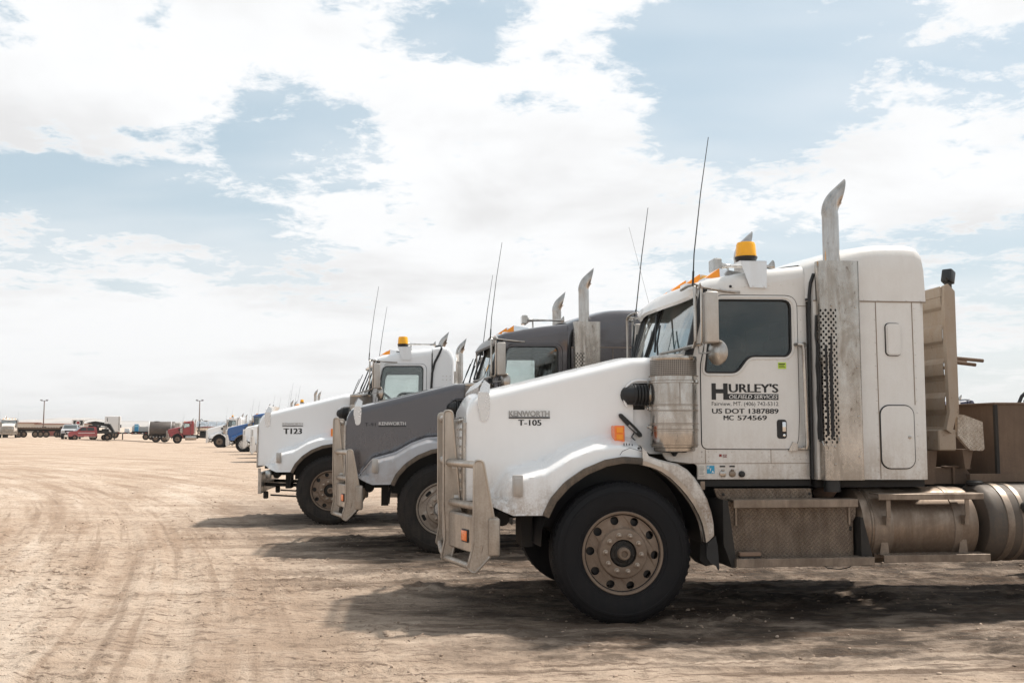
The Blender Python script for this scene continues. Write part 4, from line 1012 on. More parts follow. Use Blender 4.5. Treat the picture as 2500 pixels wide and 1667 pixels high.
        cpart('bar_tube', 'bt_thin', lambda: [M().tube([(-1.10, -.02, .62), (-1.13, -.0, .45), (-1.13, .3, .45)], .01, 6)][0], barmat, T)
        both('bar_support', 'bsup', lambda: M().tube([(-1.30, .66, 1.19), (-1.10, .66, 1.19)], .033, 10).tube([(-1.28, .66, .95), (-1.08, .66, .95)], .033, 10), WBAR, T)
        def panel_():
            path = [(-1.345, 1.2), (-1.338, .9), (-1.325, .64), (-1.235, .30), (-1.165, .06), (-1.13, .01), (-1.08, -.012), (-1.035, -.018)]
            def sect(x, y, nx_, ny_):
                t_ = .05; out = []
                for (a, z_) in ((0, .575), (0, .60), (0, .80), (0, .822), (.015, .836), (t_, .836), (t_, .55), (.015, .55), (0, .562)):
                    out.append((x + nx_ * a, y + ny_ * a, z_))
                return out
            rows = [sect(x, y, .9, .35) for x, y in path]; q = M().grid(rows, close=True); q.join(q.mirror()); q.add(rows[-1], [tuple(range(9))]); return q
        cpart('bumper', 'bpanel', panel_, barmat, T, 40)
        both('bumper_end', 'bend', lambda: M().box(-1.055, -.966, -.045, .16, .540, .828, .018, 3), barmat, T)
        cpart('bumper_lamp', 'blamp', lambda: M().box(-.008, .008, -.060, .060, -.040, .040, .007, 2), ORLENS, T, loc=(-1.2225, .215, .675), rot=(0, 0, R(16)))
        if lod == 0: cpart('lamp_bezel', 'blampb', lambda: M().box(-.004, .006, -.070, .070, -.050, .050, .005, 2), RUBBER, T, loc=(-1.2185, .215, .675), rot=(0, 0, R(16)))
    elif bar == 'slats':
        both('bar_side_plate', 'plate_o', lambda: bar_plate(-.02, True), barmat, T)
        both('bar_inner_plate', 'plate_w', lambda: M().box(-1.36, -1.24, .60, .66, .46, 1.62, .03, 2), barmat, T)
        for k in range(5): cpart('bar_slat', 'slat%d' % k, lambda: M().tube([(-1.32 + .0 * k, .70 + .24 * k, .55), (-1.32, .70 + .24 * k, 1.60)], .022, 8), barmat, T)
        for z_ in (1.24, .905): cpart('bar_tube', 'sbt%.2f' % z_, lambda: M().tube([(-1.125, -.01, z_), (-1.31, .64, z_), (-1.31, 1.76, z_), (-1.125, 2.41, z_)], .03, 8), barmat, T)
        cpart('bar_cap', 'bcap', lambda: M().box(-1.36, -1.24, .60, 1.80, 1.58, 1.64, .03, 2), barmat, T)
        cpart('bumper', 'bpanel2', lambda: M().box(-1.35, -1.28, .6, 1.8, .50, .84, .02, 2).prism([(-1.35, .60), (-1.16, .0), (-1.11, .0), (-1.28, .62)], .5, .84, axis='z').prism([(-1.35, 1.80), (-1.28, 1.78), (-1.11, 2.4), (-1.16, 2.4)], .5, .84, axis='z'), barmat, T)
        both('bumper_end', 'bend', lambda: M().box(-1.055, -.966, -.045, .16, .540, .828, .018, 3), barmat, T)
        if lod < 2: cpart('bumper_lamp', 'blamp', lambda: M().box(-.008, .008, -.060, .060, -.040, .040, .007, 2), ORLENS, T, loc=(-1.2225, .215, .675), rot=(0, 0, R(16)))
    else:
        cpart('bumper', 'smallb', lambda: M().prism([(-1.14, .02), (-1.17, .3), (-1.19, 1.2), (-1.17, 2.1), (-1.14, 2.38), (-1.09, 2.38), (-1.12, 1.2), (-1.09, .02)], .50, .82, axis='z').box(-1.15, -1.11, .06, .10, .82, .90), barmat, T)
        both('tow_hook', 'hook', lambda: M().box(-1.10, -1.02, .35, .42, .40, .52, .02, 2).tube([(-1.1, .6, .62), (-.4, .6, .60)], .03, 6).tube([(-1.0, .5, .45), (-.5, .5, .42), (-.3, .5, .50)], .015, 5), CHASSIS, T)
        cpart('fog_lamp', 'fog', lambda: M().lathe([(.06, 0), (.07, .05), (.07, .08)], (-1.05, .25, .80), 'x', 14), LENS, T)
    # steps and tanks
    if lod < 2:
        tread_side = TREAD
        cpart('battery_box', 'bbox', lambda: M().prism([(.845, .93), (1.93, .93), (1.93, .86), (1.925, .80), (1.90, .76), (1.90, .495), (.90, .495), (.855, .78), (.865, .84)], .10, .72), tread_side, T)
        cpart('tread_strip', 'tstr', lambda: M().prism(rpoly([(.775, 1.028), (1.584, 1.024), (1.590, .93), (.86, .93), (.80, .955)], [.01, .01, 0, .02, .02]), .16, .18), tread_side, T)
        cpart('step', 'ustep', lambda: M().box(.878, 1.900, -.005, .15, .940, .948).box(.878, 1.900, -.010, .0, .884, .946, .003, 1), STEP, T)
        def lower_step():
            m = M().box(.90, 2.012, -.035, -.022, .430, .494, .003, 1).box(.885, .90, -.03, .12, .43, .494).box(2.0, 2.012, -.03, .12, .43, .494)
            for i in range(24):
                for j in range(3):
                    x = .905 + i * .046; y = -.02 + j * .045; m.box(x, x + .034, y, y + .030, .488, .496)
            m.box(.90, 2.01, .105, .12, .46, .494); return m
        cpart('step', 'lstep', lower_step, STEP, T)
        cislands('step_hanger', 'shang', lambda: M().box(.92, .935, .085, .10, .74, .88).box(1.86, 1.875, .085, .10, .74, .88), STEP, T)
        both_ = cislands('step_bracket', 'sbrk', lambda: M().prism([(.80, .95), (.84, .94), (.895, .50), (.895, .42), (.865, .42), (.80, .60)], .02, .70).prism([(1.93, .80), (1.95, .80), (2.02, .50), (2.015, .42), (1.93, .42)], .02, .60), CHASSIS, T)
        tk = cpart('fuel_tank', 'tank', lambda: M().lathe([(.0005, 1.925), (.20, 1.93), (.275, 1.945), (.302, 1.97), (.308, 2.0), (.308, 2.90), (.302, 2.94), (.27, 2.965), (.15, 2.98), (.0005, 2.985)], (0, .345, .715), 'x', 48), TANKM, T)
        cislands('tank_strap', 'tstrap', lambda: M().lathe([(.309, 2.055), (.313, 2.057), (.313, 2.215), (.309, 2.217)], (0, .345, .715), 'x', 48).lathe([(.309, 2.735), (.313, 2.737), (.313, 2.80), (.309, 2.802)], (0, .345, .715), 'x', 48).lathe([(.309, 2.03), (.316, 2.035), (.309, 2.04)], (0, .345, .715), 'x', 48), STEP, tk)
        def tsteps():
            m = M().box(2.055, 2.945, -.045, -.033, .940, .988, .003, 1).box(2.055, 2.945, -.035, .12, .980, .988)
            m.box(2.085, 2.982, -.045, -.033, .450, .508, .003, 1).box(2.075, 2.982, .10, .12, .47, .508)
            for i in range(19):
                for j in range(3): m.box(2.09 + i * .047, 2.124 + i * .047, -.03 + j * .045, .0 + j * .045, .500, .508)
            for x in (2.125, 2.79): m.box(x, x + .035, -.03, -.022, .80, .94).box(x + .002, x + .037, -.015, .045, .74, .81)
            for x in (2.10, 2.77): m.prism([(x, .50), (x + .08, .50), (x + .07, .62), (x + .07, .64), (x + .015, .64), (x + .015, .60)], .055, .062)
            return m
        cpart('tank_step', 'tstep', tsteps, STEP, T)
        tk2 = cpart('second_tank', 'tank2', lambda: M().lathe([(.0005, 3.035), (.22, 3.04), (.290, 3.06), (.315, 3.09), (.32, 3.12), (.32, 4.0), (.28, 4.04), (.0005, 4.06)], (0, .365, .725), 'x', 48), TANKD, T)
        cislands('tank_strap', 'tstrap2', lambda: M().lathe([(.321, 3.20), (.327, 3.203), (.327, 3.26), (.321, 3.263)], (0, .365, .725), 'x', 48).lathe([(.321, 3.33), (.325, 3.333), (.325, 3.37), (.321, 3.373)], (0, .365, .725), 'x', 48), STEP, tk2)
        cpart('filler_cap', 'fcap', lambda: M().lathe([(.07, 0), (.072, .02), (.055, .035), (.0005, .038)], (3.12, .37, 1.035), 'z', 18).lathe([(.05, 0), (.05, -.05), (.03, -.07), (.0005, -.075)], (3.38, .085, .86), 'y', 16), CHASSIS, tk2)
        both('far_tank', 'ftank', lambda: M().lathe([(.0005, 2.0), (.27, 2.02), (.31, 2.06), (.31, 3.6), (.27, 3.64), (.0005, 3.66)], (0, .40, .715), 'x', 24), CHASSIS, T) if False else None
        cpart('far_tank', 'ftank', lambda: M().lathe([(.0005, 1.0), (.27, 1.02), (.31, 1.06), (.31, 2.9), (.27, 2.94), (.0005, 2.96)], (0, 2.0, .725), 'x', 24), TANKM, T)
    else:
        both('fuel_tank', 'tankf', lambda: M().lathe([(.0005, .95), (.27, .96), (.31, 1.0), (.31, 2.3), (.27, 2.34), (.0005, 2.36)], (0, .345, .715), 'x', 24), STEEL, T)
    if number: lettering(T, number, cab)
    return T
def lettering(T, kind, cab):
    def hug(m, off):
        m.v = [(x, hood_y(x, z) - off + (y if abs(y) < .02 else 0), z) for x, y, z in m.v]; return m
    def tx(name, s, x0, x1, z0, z1, y, mat, bold=0.0, shear=0.0, parent=T):
        m = text_mesh(s, x0, x1, z0, z1, y if x0 > 0 else 0, bold, shear)
        if x0 < 0: hug(m, {'fleet_number': .003, 'maker_emblem': .009, 'emblem_shadow': .006}[name])
        return put(name, m.mesh(name, mat), parent)
    def ebar(x0, x1, z0, z1):
        m = M().grid([[(lerp(x0, x1, i / 8), 0, z) for z in (z0, z1)] for i in range(9)]); return put('emblem_bar', hug(m, .008).mesh('emblem_bar', INK), T)
    if kind == 'T-105':
        e = tx('maker_emblem', 'KENWORTH', -.852, -.526, 1.607, 1.650, hood_y(-.7, 1.63) - .008, EMBLEM, .025)
        ebar(-.856, -.522, 1.588, 1.600)
        tx('emblem_shadow', 'KENWORTH', -.854, -.524, 1.604, 1.650, hood_y(-.7, 1.63) - .005, INK, .045)
        tx('fleet_number', 'T-105', -.779, -.590, 1.531, 1.577, hood_y(-.68, 1.55) - .004, INK, .05)
        y = .2115
        put('company_logo', M().prism([(.786, 1.740), (.822, 1.740), (.822, 1.792), (.884, 1.792), (.884, 1.740), (1.349, 1.740), (1.349, 1.788), (.921, 1.788), (.921, 1.873), (.884, 1.873), (.884, 1.826), (.822, 1.826), (.822, 1.873), (.786, 1.873)], y - .001, y + .001).mesh('company_logo', INK), T)
        tx('company_name', "URLEY'S", .930, 1.351, 1.800, 1.872, y, INK, .06)
        tx('company_services', 'OILFIELD SERVICES', .932, 1.342, 1.749, 1.780, y - .0025, WHITEINK, 0, .2)
        tx('company_address', 'Fairview, MT. (406) 742-5312', .786, 1.347, 1.682, 1.724, y, INK, .0)
        tx('registration_number', 'US DOT 1387889', .786, 1.348, 1.628, 1.668, y, INK, .055)
        tx('licence_letters', 'MC', .882, .968, 1.575, 1.613, y, INK, .055); tx('licence_number', '574569', .998, 1.248, 1.575, 1.613, y, INK, .055)
        s_ = put('lime_sticker', M().box(1.352, 1.421, .2095, .212, 1.995, 2.048).mesh('lime_sticker', LIME), T)
        m = M()
        for r_ in range(3):
            for k in range(6):
                if random.random() < .75: m.box(1.358 + k * .0095, 1.364 + k * .0095, .2085, .2096, 2.005 + r_ * .013, 2.012 + r_ * .013)
        m.box(1.356, 1.408, .2085, .2096, 2.030, 2.038); put('sticker_print', m.mesh('sticker_print', INK), s_)
        s_ = put('blue_sticker', M().box(.737, .800, .2165, .219, 1.145, 1.208).mesh('blue_sticker', CYAN), T)
        m = text_mesh('F', .742, .760, 1.180, 1.203, .2155, .04); m.join(text_mesh('T', .757, .775, 1.165, 1.186, .2155, .04)); m.join(text_mesh('A', .775, .795, 1.148, 1.168, .2155, .04))
        put('sticker_letters', m.mesh('sticker_letters', WHITEINK), s_)
        put('paper_sticker', M().box(.668, .722, .2165, .219, 1.13, 1.215).mesh('paper_sticker', flat('printed_paper', (.66, .63, .58), .7)), T)
        m = M()
        for k in range(7): m.box(.673, .673 + random.uniform(.03, .045), .2155, .2166, 1.140 + k * .010, 1.1425 + k * .010)
        put('sticker_print', m.mesh('sticker_print', INK), T)
        m = text_mesh('MOTOR', .873, .905, 1.288, 1.299, .2155, .03); m.join(text_mesh('POWER', .873, .905, 1.274, 1.285, .2155, .03)); m.box(.842, .862, .2155, .2175, 1.280, 1.300)
        put('dealer_sticker', m.mesh('dealer_sticker', flat('dark_red_print', (.22, .02, .02), .5)), T)
        put('lamp_guard', M().box(0, .001, 0, .001, 0, .001).mesh('x', INK), T) if False else None
        for k, (x, mt) in enumerate(((.868, STEEL), (.948, STEP))):
            put('air_socket', M().lathe([(.028, 0), (.027, -.010), (.02, -.014), (.0005, -.015)], (x, .219, 1.143), 'y', 16).box(x - .012, x + .012, .20, .219, 1.165, 1.178, .003, 1).mesh('air_socket', mt), T)
            put('socket_tag', M().box(x - .022, x + .022, .2165, .219, 1.196, 1.208).mesh('socket_tag', INK), T)
        put('black_knob', M().lathe([(.026, 0), (.025, -.018), (.018, -.024), (.0005, -.025)], (1.026, .219, 1.140), 'y', 12).mesh('black_knob', BLACK), T)
        put('skirt_seam', M().box(.40, 1.603, .2175, .2205, 1.224, 1.228).box(.725, .729, .2175, .2205, 1.228, 1.335).box(1.275, 1.279, .2175, .2205, 1.228, 1.335).box(1.530, 1.606, .2165, .2205, 2.516, 2.520).mesh('skirt_seam', coat_mat('dirt_in_seams', (.22, .17, .13), .8, 0, .2, .3)), T)
        rv = line((.70, 1.32), (1.58, 1.31), .125) + line((.70, 1.245), (.70, 1.32), .035) + line((.755, 1.245), (.755, 1.32), .035) + line((1.26, 1.245), (1.26, 1.32), .035) + line((1.40, 1.29), (1.58, 1.285), .05) + line((1.42, 1.265), (1.58, 1.26), .05) + line((1.30, 1.20), (1.58, 1.195), .14) + line((1.545, 1.45), (1.56, 2.5), .09) + line((.88, 2.655), (1.5, 2.70), .1)
        put('skirt_rivets', rivets(rv, .22, .0065).mesh('skirt_rivets', cab), T)
        put('roof_plug', M().lathe([(.012, 0), (.011, -.005), (.0005, -.006)], (.965, .22, 2.672), 'y', 10).mesh('roof_plug', BLACK), T)
        put('grab_handle', M().tube([(1.50, .22, 2.195), (1.512, .165, 2.195), (1.545, .16, 2.19), (1.552, .16, 2.15), (1.565, .16, 1.375), (1.555, .165, 1.345), (1.505, .22, 1.345)], .016, 10).lathe([(.022, 0), (.022, -.05)], (1.555, .2, 2.19), 'y', 10).lathe([(.022, 0), (.022, -.05)], (1.562, .2, 1.35), 'y', 10).prism([(1.42, 1.325), (1.50, 1.325), (1.50, 1.38), (1.46, 1.40)], .20, .215).mesh('grab_handle', ALU), T)
        put('exhaust_stub', M().tube([(1.82, .28, 1.12), (1.82, .28, 1.03), (1.81, .33, .99), (1.80, .5, .97)], .058, 16).mesh('exhaust_stub', STAIN), T)
        def cords():
            m = M()
            for k, (a, z0, z1) in enumerate(((-3, 1.42, 2.43), (10, 1.40, 2.2), (22, 1.41, 2.05), (70, 1.42, 2.12), (76, 1.44, 2.25), (52, 1.45, 2.18))):
                an = R(183 + a); pts = []
                for i in range(13):
                    z_ = lerp(z0, z1, i / 12); q = .101 + .004 * math.sin(i * 2 + k); wob = .02 * math.sin(i * 1.7 + k * 2); pts.append((1.742 + q * math.cos(an + wob), .11 + q * math.sin(an + wob), z_))
                m.tube(pts, .0085, 6)
            return m
        o = put('bungee_cord_bundle', cords().mesh('bungee_cord_bundle', RUBBER), T); o['label'] = 'black rubber straps hooked over the perforated exhaust guard'
        put('cord_hooks', M().tube([(1.65, .08, 1.43), (1.648, .03, 1.37), (1.668, .02, 1.345), (1.675, .02, 1.37)], .004, 5).tube([(1.70, .005, 1.42), (1.70, .005, 1.37)], .004, 5).tube([(1.765, .01, 1.44), (1.765, .005, 1.40)], .004, 5).tube([(1.64, .2, 2.43), (1.645, .18, 2.47)], .004, 5).mesh('cord_hooks', STEEL), T)
        cislands('mud_flap', 'mflap', lambda: M().prism([(.655, .62), (.728, .665), (.745, .60), (.755, .42), (.748, .405), (.73, .44), (.69, .46), (.655, .50)], .0, .012).prism([(.70, .60), (.80, .72), (.85, .42), (.74, .40), (.69, .45)], .30, .60), RUBBER, T)
        put('flap_bracket', M().prism([(.660, .615), (.730, .672), (.728, .60), (.668, .585)], -.01, .02).mesh('flap_bracket', RUBBER), T)
        put('underbody_cable', M().tube([(1.62, .1, .44), (1.68, .1, .395), (1.78, .1, .385), (1.86, .1, .40), (1.90, .1, .43)], .004, 5).tube([(.70, .4, .5), (.72, .4, .45), (.70, .4, .42)], .005, 5).mesh('underbody_cable', RUBBER), T)
        put('cracked_fender_stitches', M().tube([(-.02, .03, 1.30), (.0, .02, 1.33), (.06, .03, 1.355), (.155, .04, 1.33)], .0022, 5).box(.02, .024, .055, .075, 1.372, 1.392).box(.04, .044, .055, .075, 1.374, 1.392).box(.062, .066, .055, .075, 1.374, 1.39).box(.085, .089, .055, .075, 1.37, 1.385).lathe([(.010, 0), (.0005, -.004)], (.128, .02, 1.352), 'y', 8).mesh('cracked_fender_stitches', INK), T)
        put('tag_plate', M().box(.665, .70, .16, .17, 1.02, 1.085).mesh('tag_plate', STEP), T)
        put('plate_bolts', rivets([(.83, .985), (1.545, .985), (.885, .70), (1.88, .715), (1.88, .70)], .10, .013).mesh('plate_bolts', CHASSIS), T)
        # small second antenna carried on the far mirror arm, and a thin aerial
        put('thin_aerial', M().tube([(.80, 2.2, 2.72), (.62, 2.35, 3.6)], .0018, 4).mesh('thin_aerial', STEEL), T)
    elif kind == 'T-91':
        y = hood_y(-.7, 1.57)
        tx('maker_emblem', 'KENWORTH', -.790, -.452, 1.563, 1.606, y - .008, flat('white_emblem', (.62, .61, .60), .4, .3), .03)
        ebar(-.794, -.448, 1.545, 1.557)
        tx('fleet_number', 'T-91', -.964, -.830, 1.550, 1.592, hood_y(-.9, 1.57) - .004, INK, .01)
    elif kind == 'T123':
        y = hood_y(-.65, 1.6)
        tx('maker_emblem', 'KENWORTH', -.816, -.486, 1.590, 1.628, y - .008, EMBLEM, .05)
        ebar(-.818, -.483, 1.570, 1.582)
        tx('fleet_number', 'T123', -.800, -.497, 1.446, 1.536, hood_y(-.65, 1.5) - .004, INK, .07)

YAW = R(6.5); c6, s6 = math.cos(YAW), math.sin(YAW)
T1 = semi('white semi truck nearest the camera with company lettering on its door and number T-105', .866, 7.80, YAW, body=WHITE, cab=CABWHITE, lod=0, number='T-105')
T2 = semi('dark grey semi truck marked T-91 with silver fenders, second in the row', -.85, 12.30, YAW, body=GREY, fender=SILVERP, lod=0, rim='slot', rimmat=coat_mat('aluminium_wheel', (.40, .35, .30), .4, .7, .55, .2, -.5, .5, dustc=(.19, .14, .105)), tyremat=TYRED, beacon=False, cabglass=GLASSC, number='T-91')
T3 = semi('white semi truck marked T123 with small flat bumper and short rounded cab back', -2.91, 16.10, YAW, body=WHITE2, lod=0, sleeper='short', bar='small', barmat=ALU, tyremat=TYRED, cabglass=GLASSC, number='T123')
T3.name = 'semi_truck.002'

# what stands on the deck of the nearest truck: parts bolted to it
def on_truck(x, y, z): return (T1.location[0] + x * c6 - y * s6, T1.location[1] + x * s6 + y * c6, z)
rk = thing('headache_rack', 'dusty white steel rack with horizontal ribs behind the nearest truck sleeper', 'rack', on_truck(2.95, 1.2, 1.0), YAW)
def Lr(m): m.v = [(x - 2.95, y - 1.2, z - 1.0) for x, y, z in m.v]; return m
def ribbed():
    zs_ = np.linspace(1.50, 2.66, 48); rows = []
    for z_ in zs_:
        w_ = .018 * (1 + math.tanh(3.0 * math.sin((z_ - 1.5) / .30 * 2 * PI)))
        rows.append([(2.925 + w_, y_, z_) for y_ in (.45, 1.2, 1.95)])
    m = M().grid(rows); m2 = M(); m2.v = [(x + .006, y, z) for x, y, z in m.v]; m2.f = [tuple(reversed(f)) for f in m.f]; m.join(m2); return Lr(m)
part('ribbed_sheet', ribbed(), RACKM, rk, 15)
part('side_post', Lr(M().prism([(2.905, 1.50), (2.955, 1.465), (2.99, 1.59), (3.025, 1.64), (3.030, 2.69), (2.97, 2.755), (2.94, 2.74), (2.93, 2.62), (2.94, 1.64)], .40, .45)), RACKM, rk)
part('side_post', Lr(M().prism([(2.905, 1.50), (2.955, 1.465), (3.025, 1.64), (3.030, 2.69), (2.97, 2.755), (2.93, 2.62), (2.94, 1.64)], 1.95, 2.0)), RACKM, rk)
part('top_rail', Lr(M().box(2.92, 3.01, .45, 1.95, 2.64, 2.74, .01, 1)), RACKM, rk)
part('bottom_rail', Lr(M().box(2.86, 3.02, .45, 1.95, 1.32, 1.50, .01, 1)), RACKM, rk)
part('leg', Lr(M().prism([(2.62, 1.03), (2.86, 1.03), (2.90, 1.32), (2.80, 1.32)], .55, .60)), RUST, rk); part('leg', Lr(M().prism([(2.80, 1.03), (3.0, 1.03), (2.95, 1.32), (2.88, 1.32)], 1.7, 1.75)), RUST, rk)
gs = thing('corner_gusset', 'five-sided tread plate gusset at the foot of the ribbed rack', 'gusset', on_truck(3.15, .5, 1.3), YAW)
part('plate', (lambda m: (setattr(m, 'v', [(x - 3.15, y - .5, z - 1.3) for x, y, z in m.v]), m)[1])(M().prism(rpoly([(3.045, 1.632), (3.105, 1.625), (3.272, 1.566), (3.280, 1.335), (3.262, 1.318), (3.150, 1.322), (3.040, 1.445)], .006, 2), .46, .50)), tread_plate('pale_tread_plate', (.62, .56, .49), .3, .35), gs)
part('foot', (lambda m: (setattr(m, 'v', [(x - 3.15, y - .5, z - 1.3) for x, y, z in m.v]), m)[1])(M().prism([(3.10, 1.33), (3.20, 1.33), (3.16, 1.16), (3.12, 1.16)], .50, 1.9)), RUST, gs)
fl = thing('work_light', 'black square work light tilted on top of the ribbed rack', 'work light', on_truck(3.03, .50, 2.75), YAW + R(35))
part('lamp_housing', M().box(-.045, .045, -.035, .055, .03, .150, .012, 2).xf(Matrix.Rotation(R(18), 4, 'Y')), BLACK, fl)
part('lens', M().box(.046, .052, -.028, .048, .04, .142).xf(Matrix.Rotation(R(18), 4, 'Y')), LENS, fl)
part('mount', M().box(-.03, .03, -.02, .02, -.02, .035, .004, 1).tube([(-.03, -.02, .05), (-.10, -.03, .06), (-.09, -.03, .02), (-.03, -.03, -.03), (-.05, -.03, -.07), (-.08, -.03, -.04)], .005, 5), CHASSIS, fl)
bxm = thing('equipment_box', 'large rusty steel box on the deck behind the ribbed rack', 'equipment box', on_truck(4.3, 1.2, 1.09), YAW)
part('box_body', M().box(-.885, 1.4, -.70, .70, .0, .635, .008, 1), RUST, bxm)
part('box_rim', M().box(-.895, 1.41, -.71, .71, .625, .645, .004, 1), RUST, bxm)
part('corner_strip', M().box(-.895, -.865, -.712, -.68, .0, .625, .003, 1), CHASSIS, bxm)
part('base_rail', M().box(-1.15, 1.4, -.72, -.66, -.04, .03).box(-1.15, 1.4, .66, .72, -.04, .03), RUST, bxm)
gd = thing('deck_plate', 'rusty steel bracket and rail between sleeper and equipment box', 'bracket', on_truck(3.0, .62, 1.03), YAW)
part('rail', M().prism([(-.40, .0), (.30, .0), (.20, .13), (-.38, .13)], .0, .02).box(-.38, .25, .0, .10, .13, .14), RUST, gd)
part('brace', M().prism([(-.40, .30), (-.36, .30), (-.10, .14), (-.14, .13), (-.40, .13)], -.02, .0), RUST, gd)
part('bolt_plate', M().box(-.02, .16, -.03, .03, .14, .155, .004, 1).box(.06, .08, -.03, -.01, .0, .16), RUST, gd)
pb = thing('pipe_bundle', 'brown pipes sticking out level from behind the ribbed rack', 'pipes', on_truck(3.2, 1.2, 2.1), YAW)
part('pipe', M().tube([(-.3, .0, .12), (.56, .0, .05)], .017, 8), RUST, pb); part('pipe', M().tube([(-.3, .06, .10), (.52, .06, .015)], .017, 8), RUST, pb); part('pipe', M().tube([(-.3, -.1, .02), (.15, -.1, -.03)], .016, 8), RUST, pb); part('pipe', M().tube([(-.3, .1, .09), (.45, .1, .04)], .017, 8), RUST, pb)
part('bracket', M().box(-.32, -.22, -.15, .15, -.1, .16).box(-.32, -.28, -.15, .15, -1.0, .16), RUST, pb)
hp = thing('loading_pipe', 'upright steel pipe with curved hose standing on the deck at the right edge', 'pipe', on_truck(4.72, 1.9, 1.72), YAW)
part('pipe', M().tube([(0, 0, -.1), (0, 0, .52)], .020, 10), CHASSIS, hp)
part('hose', M().tube([(-.17, 0, -.1), (-.16, 0, .04), (-.12, 0, .12), (-.06, 0, .17), (-.0, 0, .18)], .018, 10), RUBBER, hp)
part('valve', M().box(-.09, -.03, -.03, .03, 0, .09, .01, 1).tube([(-.06, 0, .1), (-.06, 0, .22)], .006, 5), RUST, hp)
hb = thing('brush', 'dusty plastic scrub brush lying on the lower cab step', 'brush', on_truck(1.01, .03, .496), YAW)
part('brush_block', M().box(-.085, .085, -.03, .03, .014, .045, .005, 1), flat('dusty_brush_plastic', (.20, .13, .09), .7), hb)
part('bristles', M().box(-.080, .080, -.026, .026, .0, .015), CHASSIS, hb)

# ------------------------------------------------------------------ the rest of the row
def gz(X, Y): return float(hfar(np.float64(X), np.float64(Y)))
far_row = [
 ('white semi truck with amber beacon standing between the two nearest slatted guards', -13.3, 56.5, dict(body=WHITE2, bar='slats', barmat=WBAR, sleeper='short', beacon=True)),
 ('white semi truck with white slatted bumper guard just past T123', -11.4, 48.5, dict(body=WHITE2, bar='slats', barmat=WBAR, sleeper='high', beacon=True)),
 ('white semi truck with white guard between the blue truck and the nearer row', -16.2, 65.0, dict(body=WHITE2, bar='slats', barmat=WBAR, sleeper='high', beacon=False)),
 ('bright blue semi truck with pale grille guard in the far part of the row', -19.9, 74.0, dict(body=BLUE, bar='slats', barmat=WBAR, sleeper='high', beacon=False, rimmat=RIMW)),
 ('white semi truck at the far end of the row beside the silver tanker', -27.8, 95.0, dict(body=WHITE2, bar='slats', barmat=WBAR, sleeper='short', beacon=True)),
 ('white semi truck mostly hidden, second beyond the blue truck', -27.2, 101.0, dict(body=WHITE2, bar='slats', barmat=WBAR, sleeper='short', beacon=True)),
 ('silver grey semi truck roof and stacks peeking over the far white trucks', -26.2, 113.0, dict(body=coat_mat('silver_cab_paint', (.35, .35, .36), .3, .4, .1, .1), bar='slats', barmat=WBAR, sleeper='high', beacon=True)),
 ('dark red semi truck roof peeking over the end of the row', -26.5, 120.0, dict(body=RED, bar='slats', barmat=WBAR, sleeper='high', beacon=False)),
 ('white semi truck mostly hidden at the very end of the row', -26.9, 107.0, dict(body=WHITE2, bar='slats', barmat=WBAR, sleeper='short', beacon=False)),
]
for lab, X, Y, kw in far_row:
    semi(lab, X, Y, YAW, gz(X, Y), lod=2, cabglass=GLASSC, **kw)
semi('dark blue semi truck seen only by its roof and beacons above the rusty box', 18.7, 44.0, YAW, 0, lod=2, body=coat_mat('dark_blue_paint', (.03, .04, .09), .3, 0, .1, .1), bar='slats', sleeper='short', beacon=True, group='parked semi trucks behind the nearest one')
semi('dark red semi truck parked side-on with chrome guard in front of the silver tanker', -43.0, 128.5, R(18), 0, lod=2, body=RED, bar='slats', barmat=BAR, sleeper='short', beacon=False, cabglass=GLASSC, group='vehicles on the far side of the yard')
ot = semi('dusty white and orange semi truck facing the camera at the left edge', -72.6, 146.7, R(112), gz(-73, 145), lod=2, body=ORANGE, bar='slats', barmat=BAR, sleeper='short', beacon=False, group='vehicles on the far side of the yard')
put('side_banner', M().box(-.4, .3, .36, .40, 1.2, 1.6).mirror().mesh('side_banner', flat('faded_orange', (.60, .13, .05), .6)), ot)

# ------------------------------------------------------------------ far yard
G_ = 'vehicles on the far side of the yard'
def simple_wheel(parent, x, y, z, r=.5, wd=.28, mat=TYRED):
    o = cpart('wheel', 'sw%.2f%.2f' % (r, wd), lambda: M().lathe([(r * .55, .02), (r * .6, 0), (r * .9, .0), (r, .04), (r, wd - .04), (r * .9, wd), (r * .5, wd)], (0, 0, 0), 'y', 24), mat, parent, loc=(x, y, z))
    cpart('hub', 'sh%.2f%.2f' % (r, wd), lambda: M().lathe([(r * .58, .03), (r * .5, .06), (r * .25, .05), (r * .2, .01), (.0005, .01)], (0, 0, 0), 'y', 16), RIM, o)
    return o
# flatbed trailers behind the orange truck
fb = thing('flatbed_trailer', 'long low flatbed trailer with many dusty tyres behind the orange truck', 'trailer', (-74.4, 150, gz(-74, 150)), R(22), G_)
part('deck', M().box(0, 6.2, 0, 2.4, 1.25, 1.45, .02, 1), RUST, fb); 
for k in range(16): cpart('deck_slat', 'dsl', lambda: M().box(0, .22, -.05, 2.45, 1.45, 1.55), RUST, fb, loc=(.1 + k * .38, 0, 0))
part('frame', M().box(0, 6.2, .6, .75, .95, 1.25).box(0, 6.2, 1.65, 1.8, .95, 1.25), CHASSIS, fb)
for x in (.4, 1.0, 2.6, 3.3, 4.1, 5.6, 6.0): simple_wheel(fb, x, .05, .5)
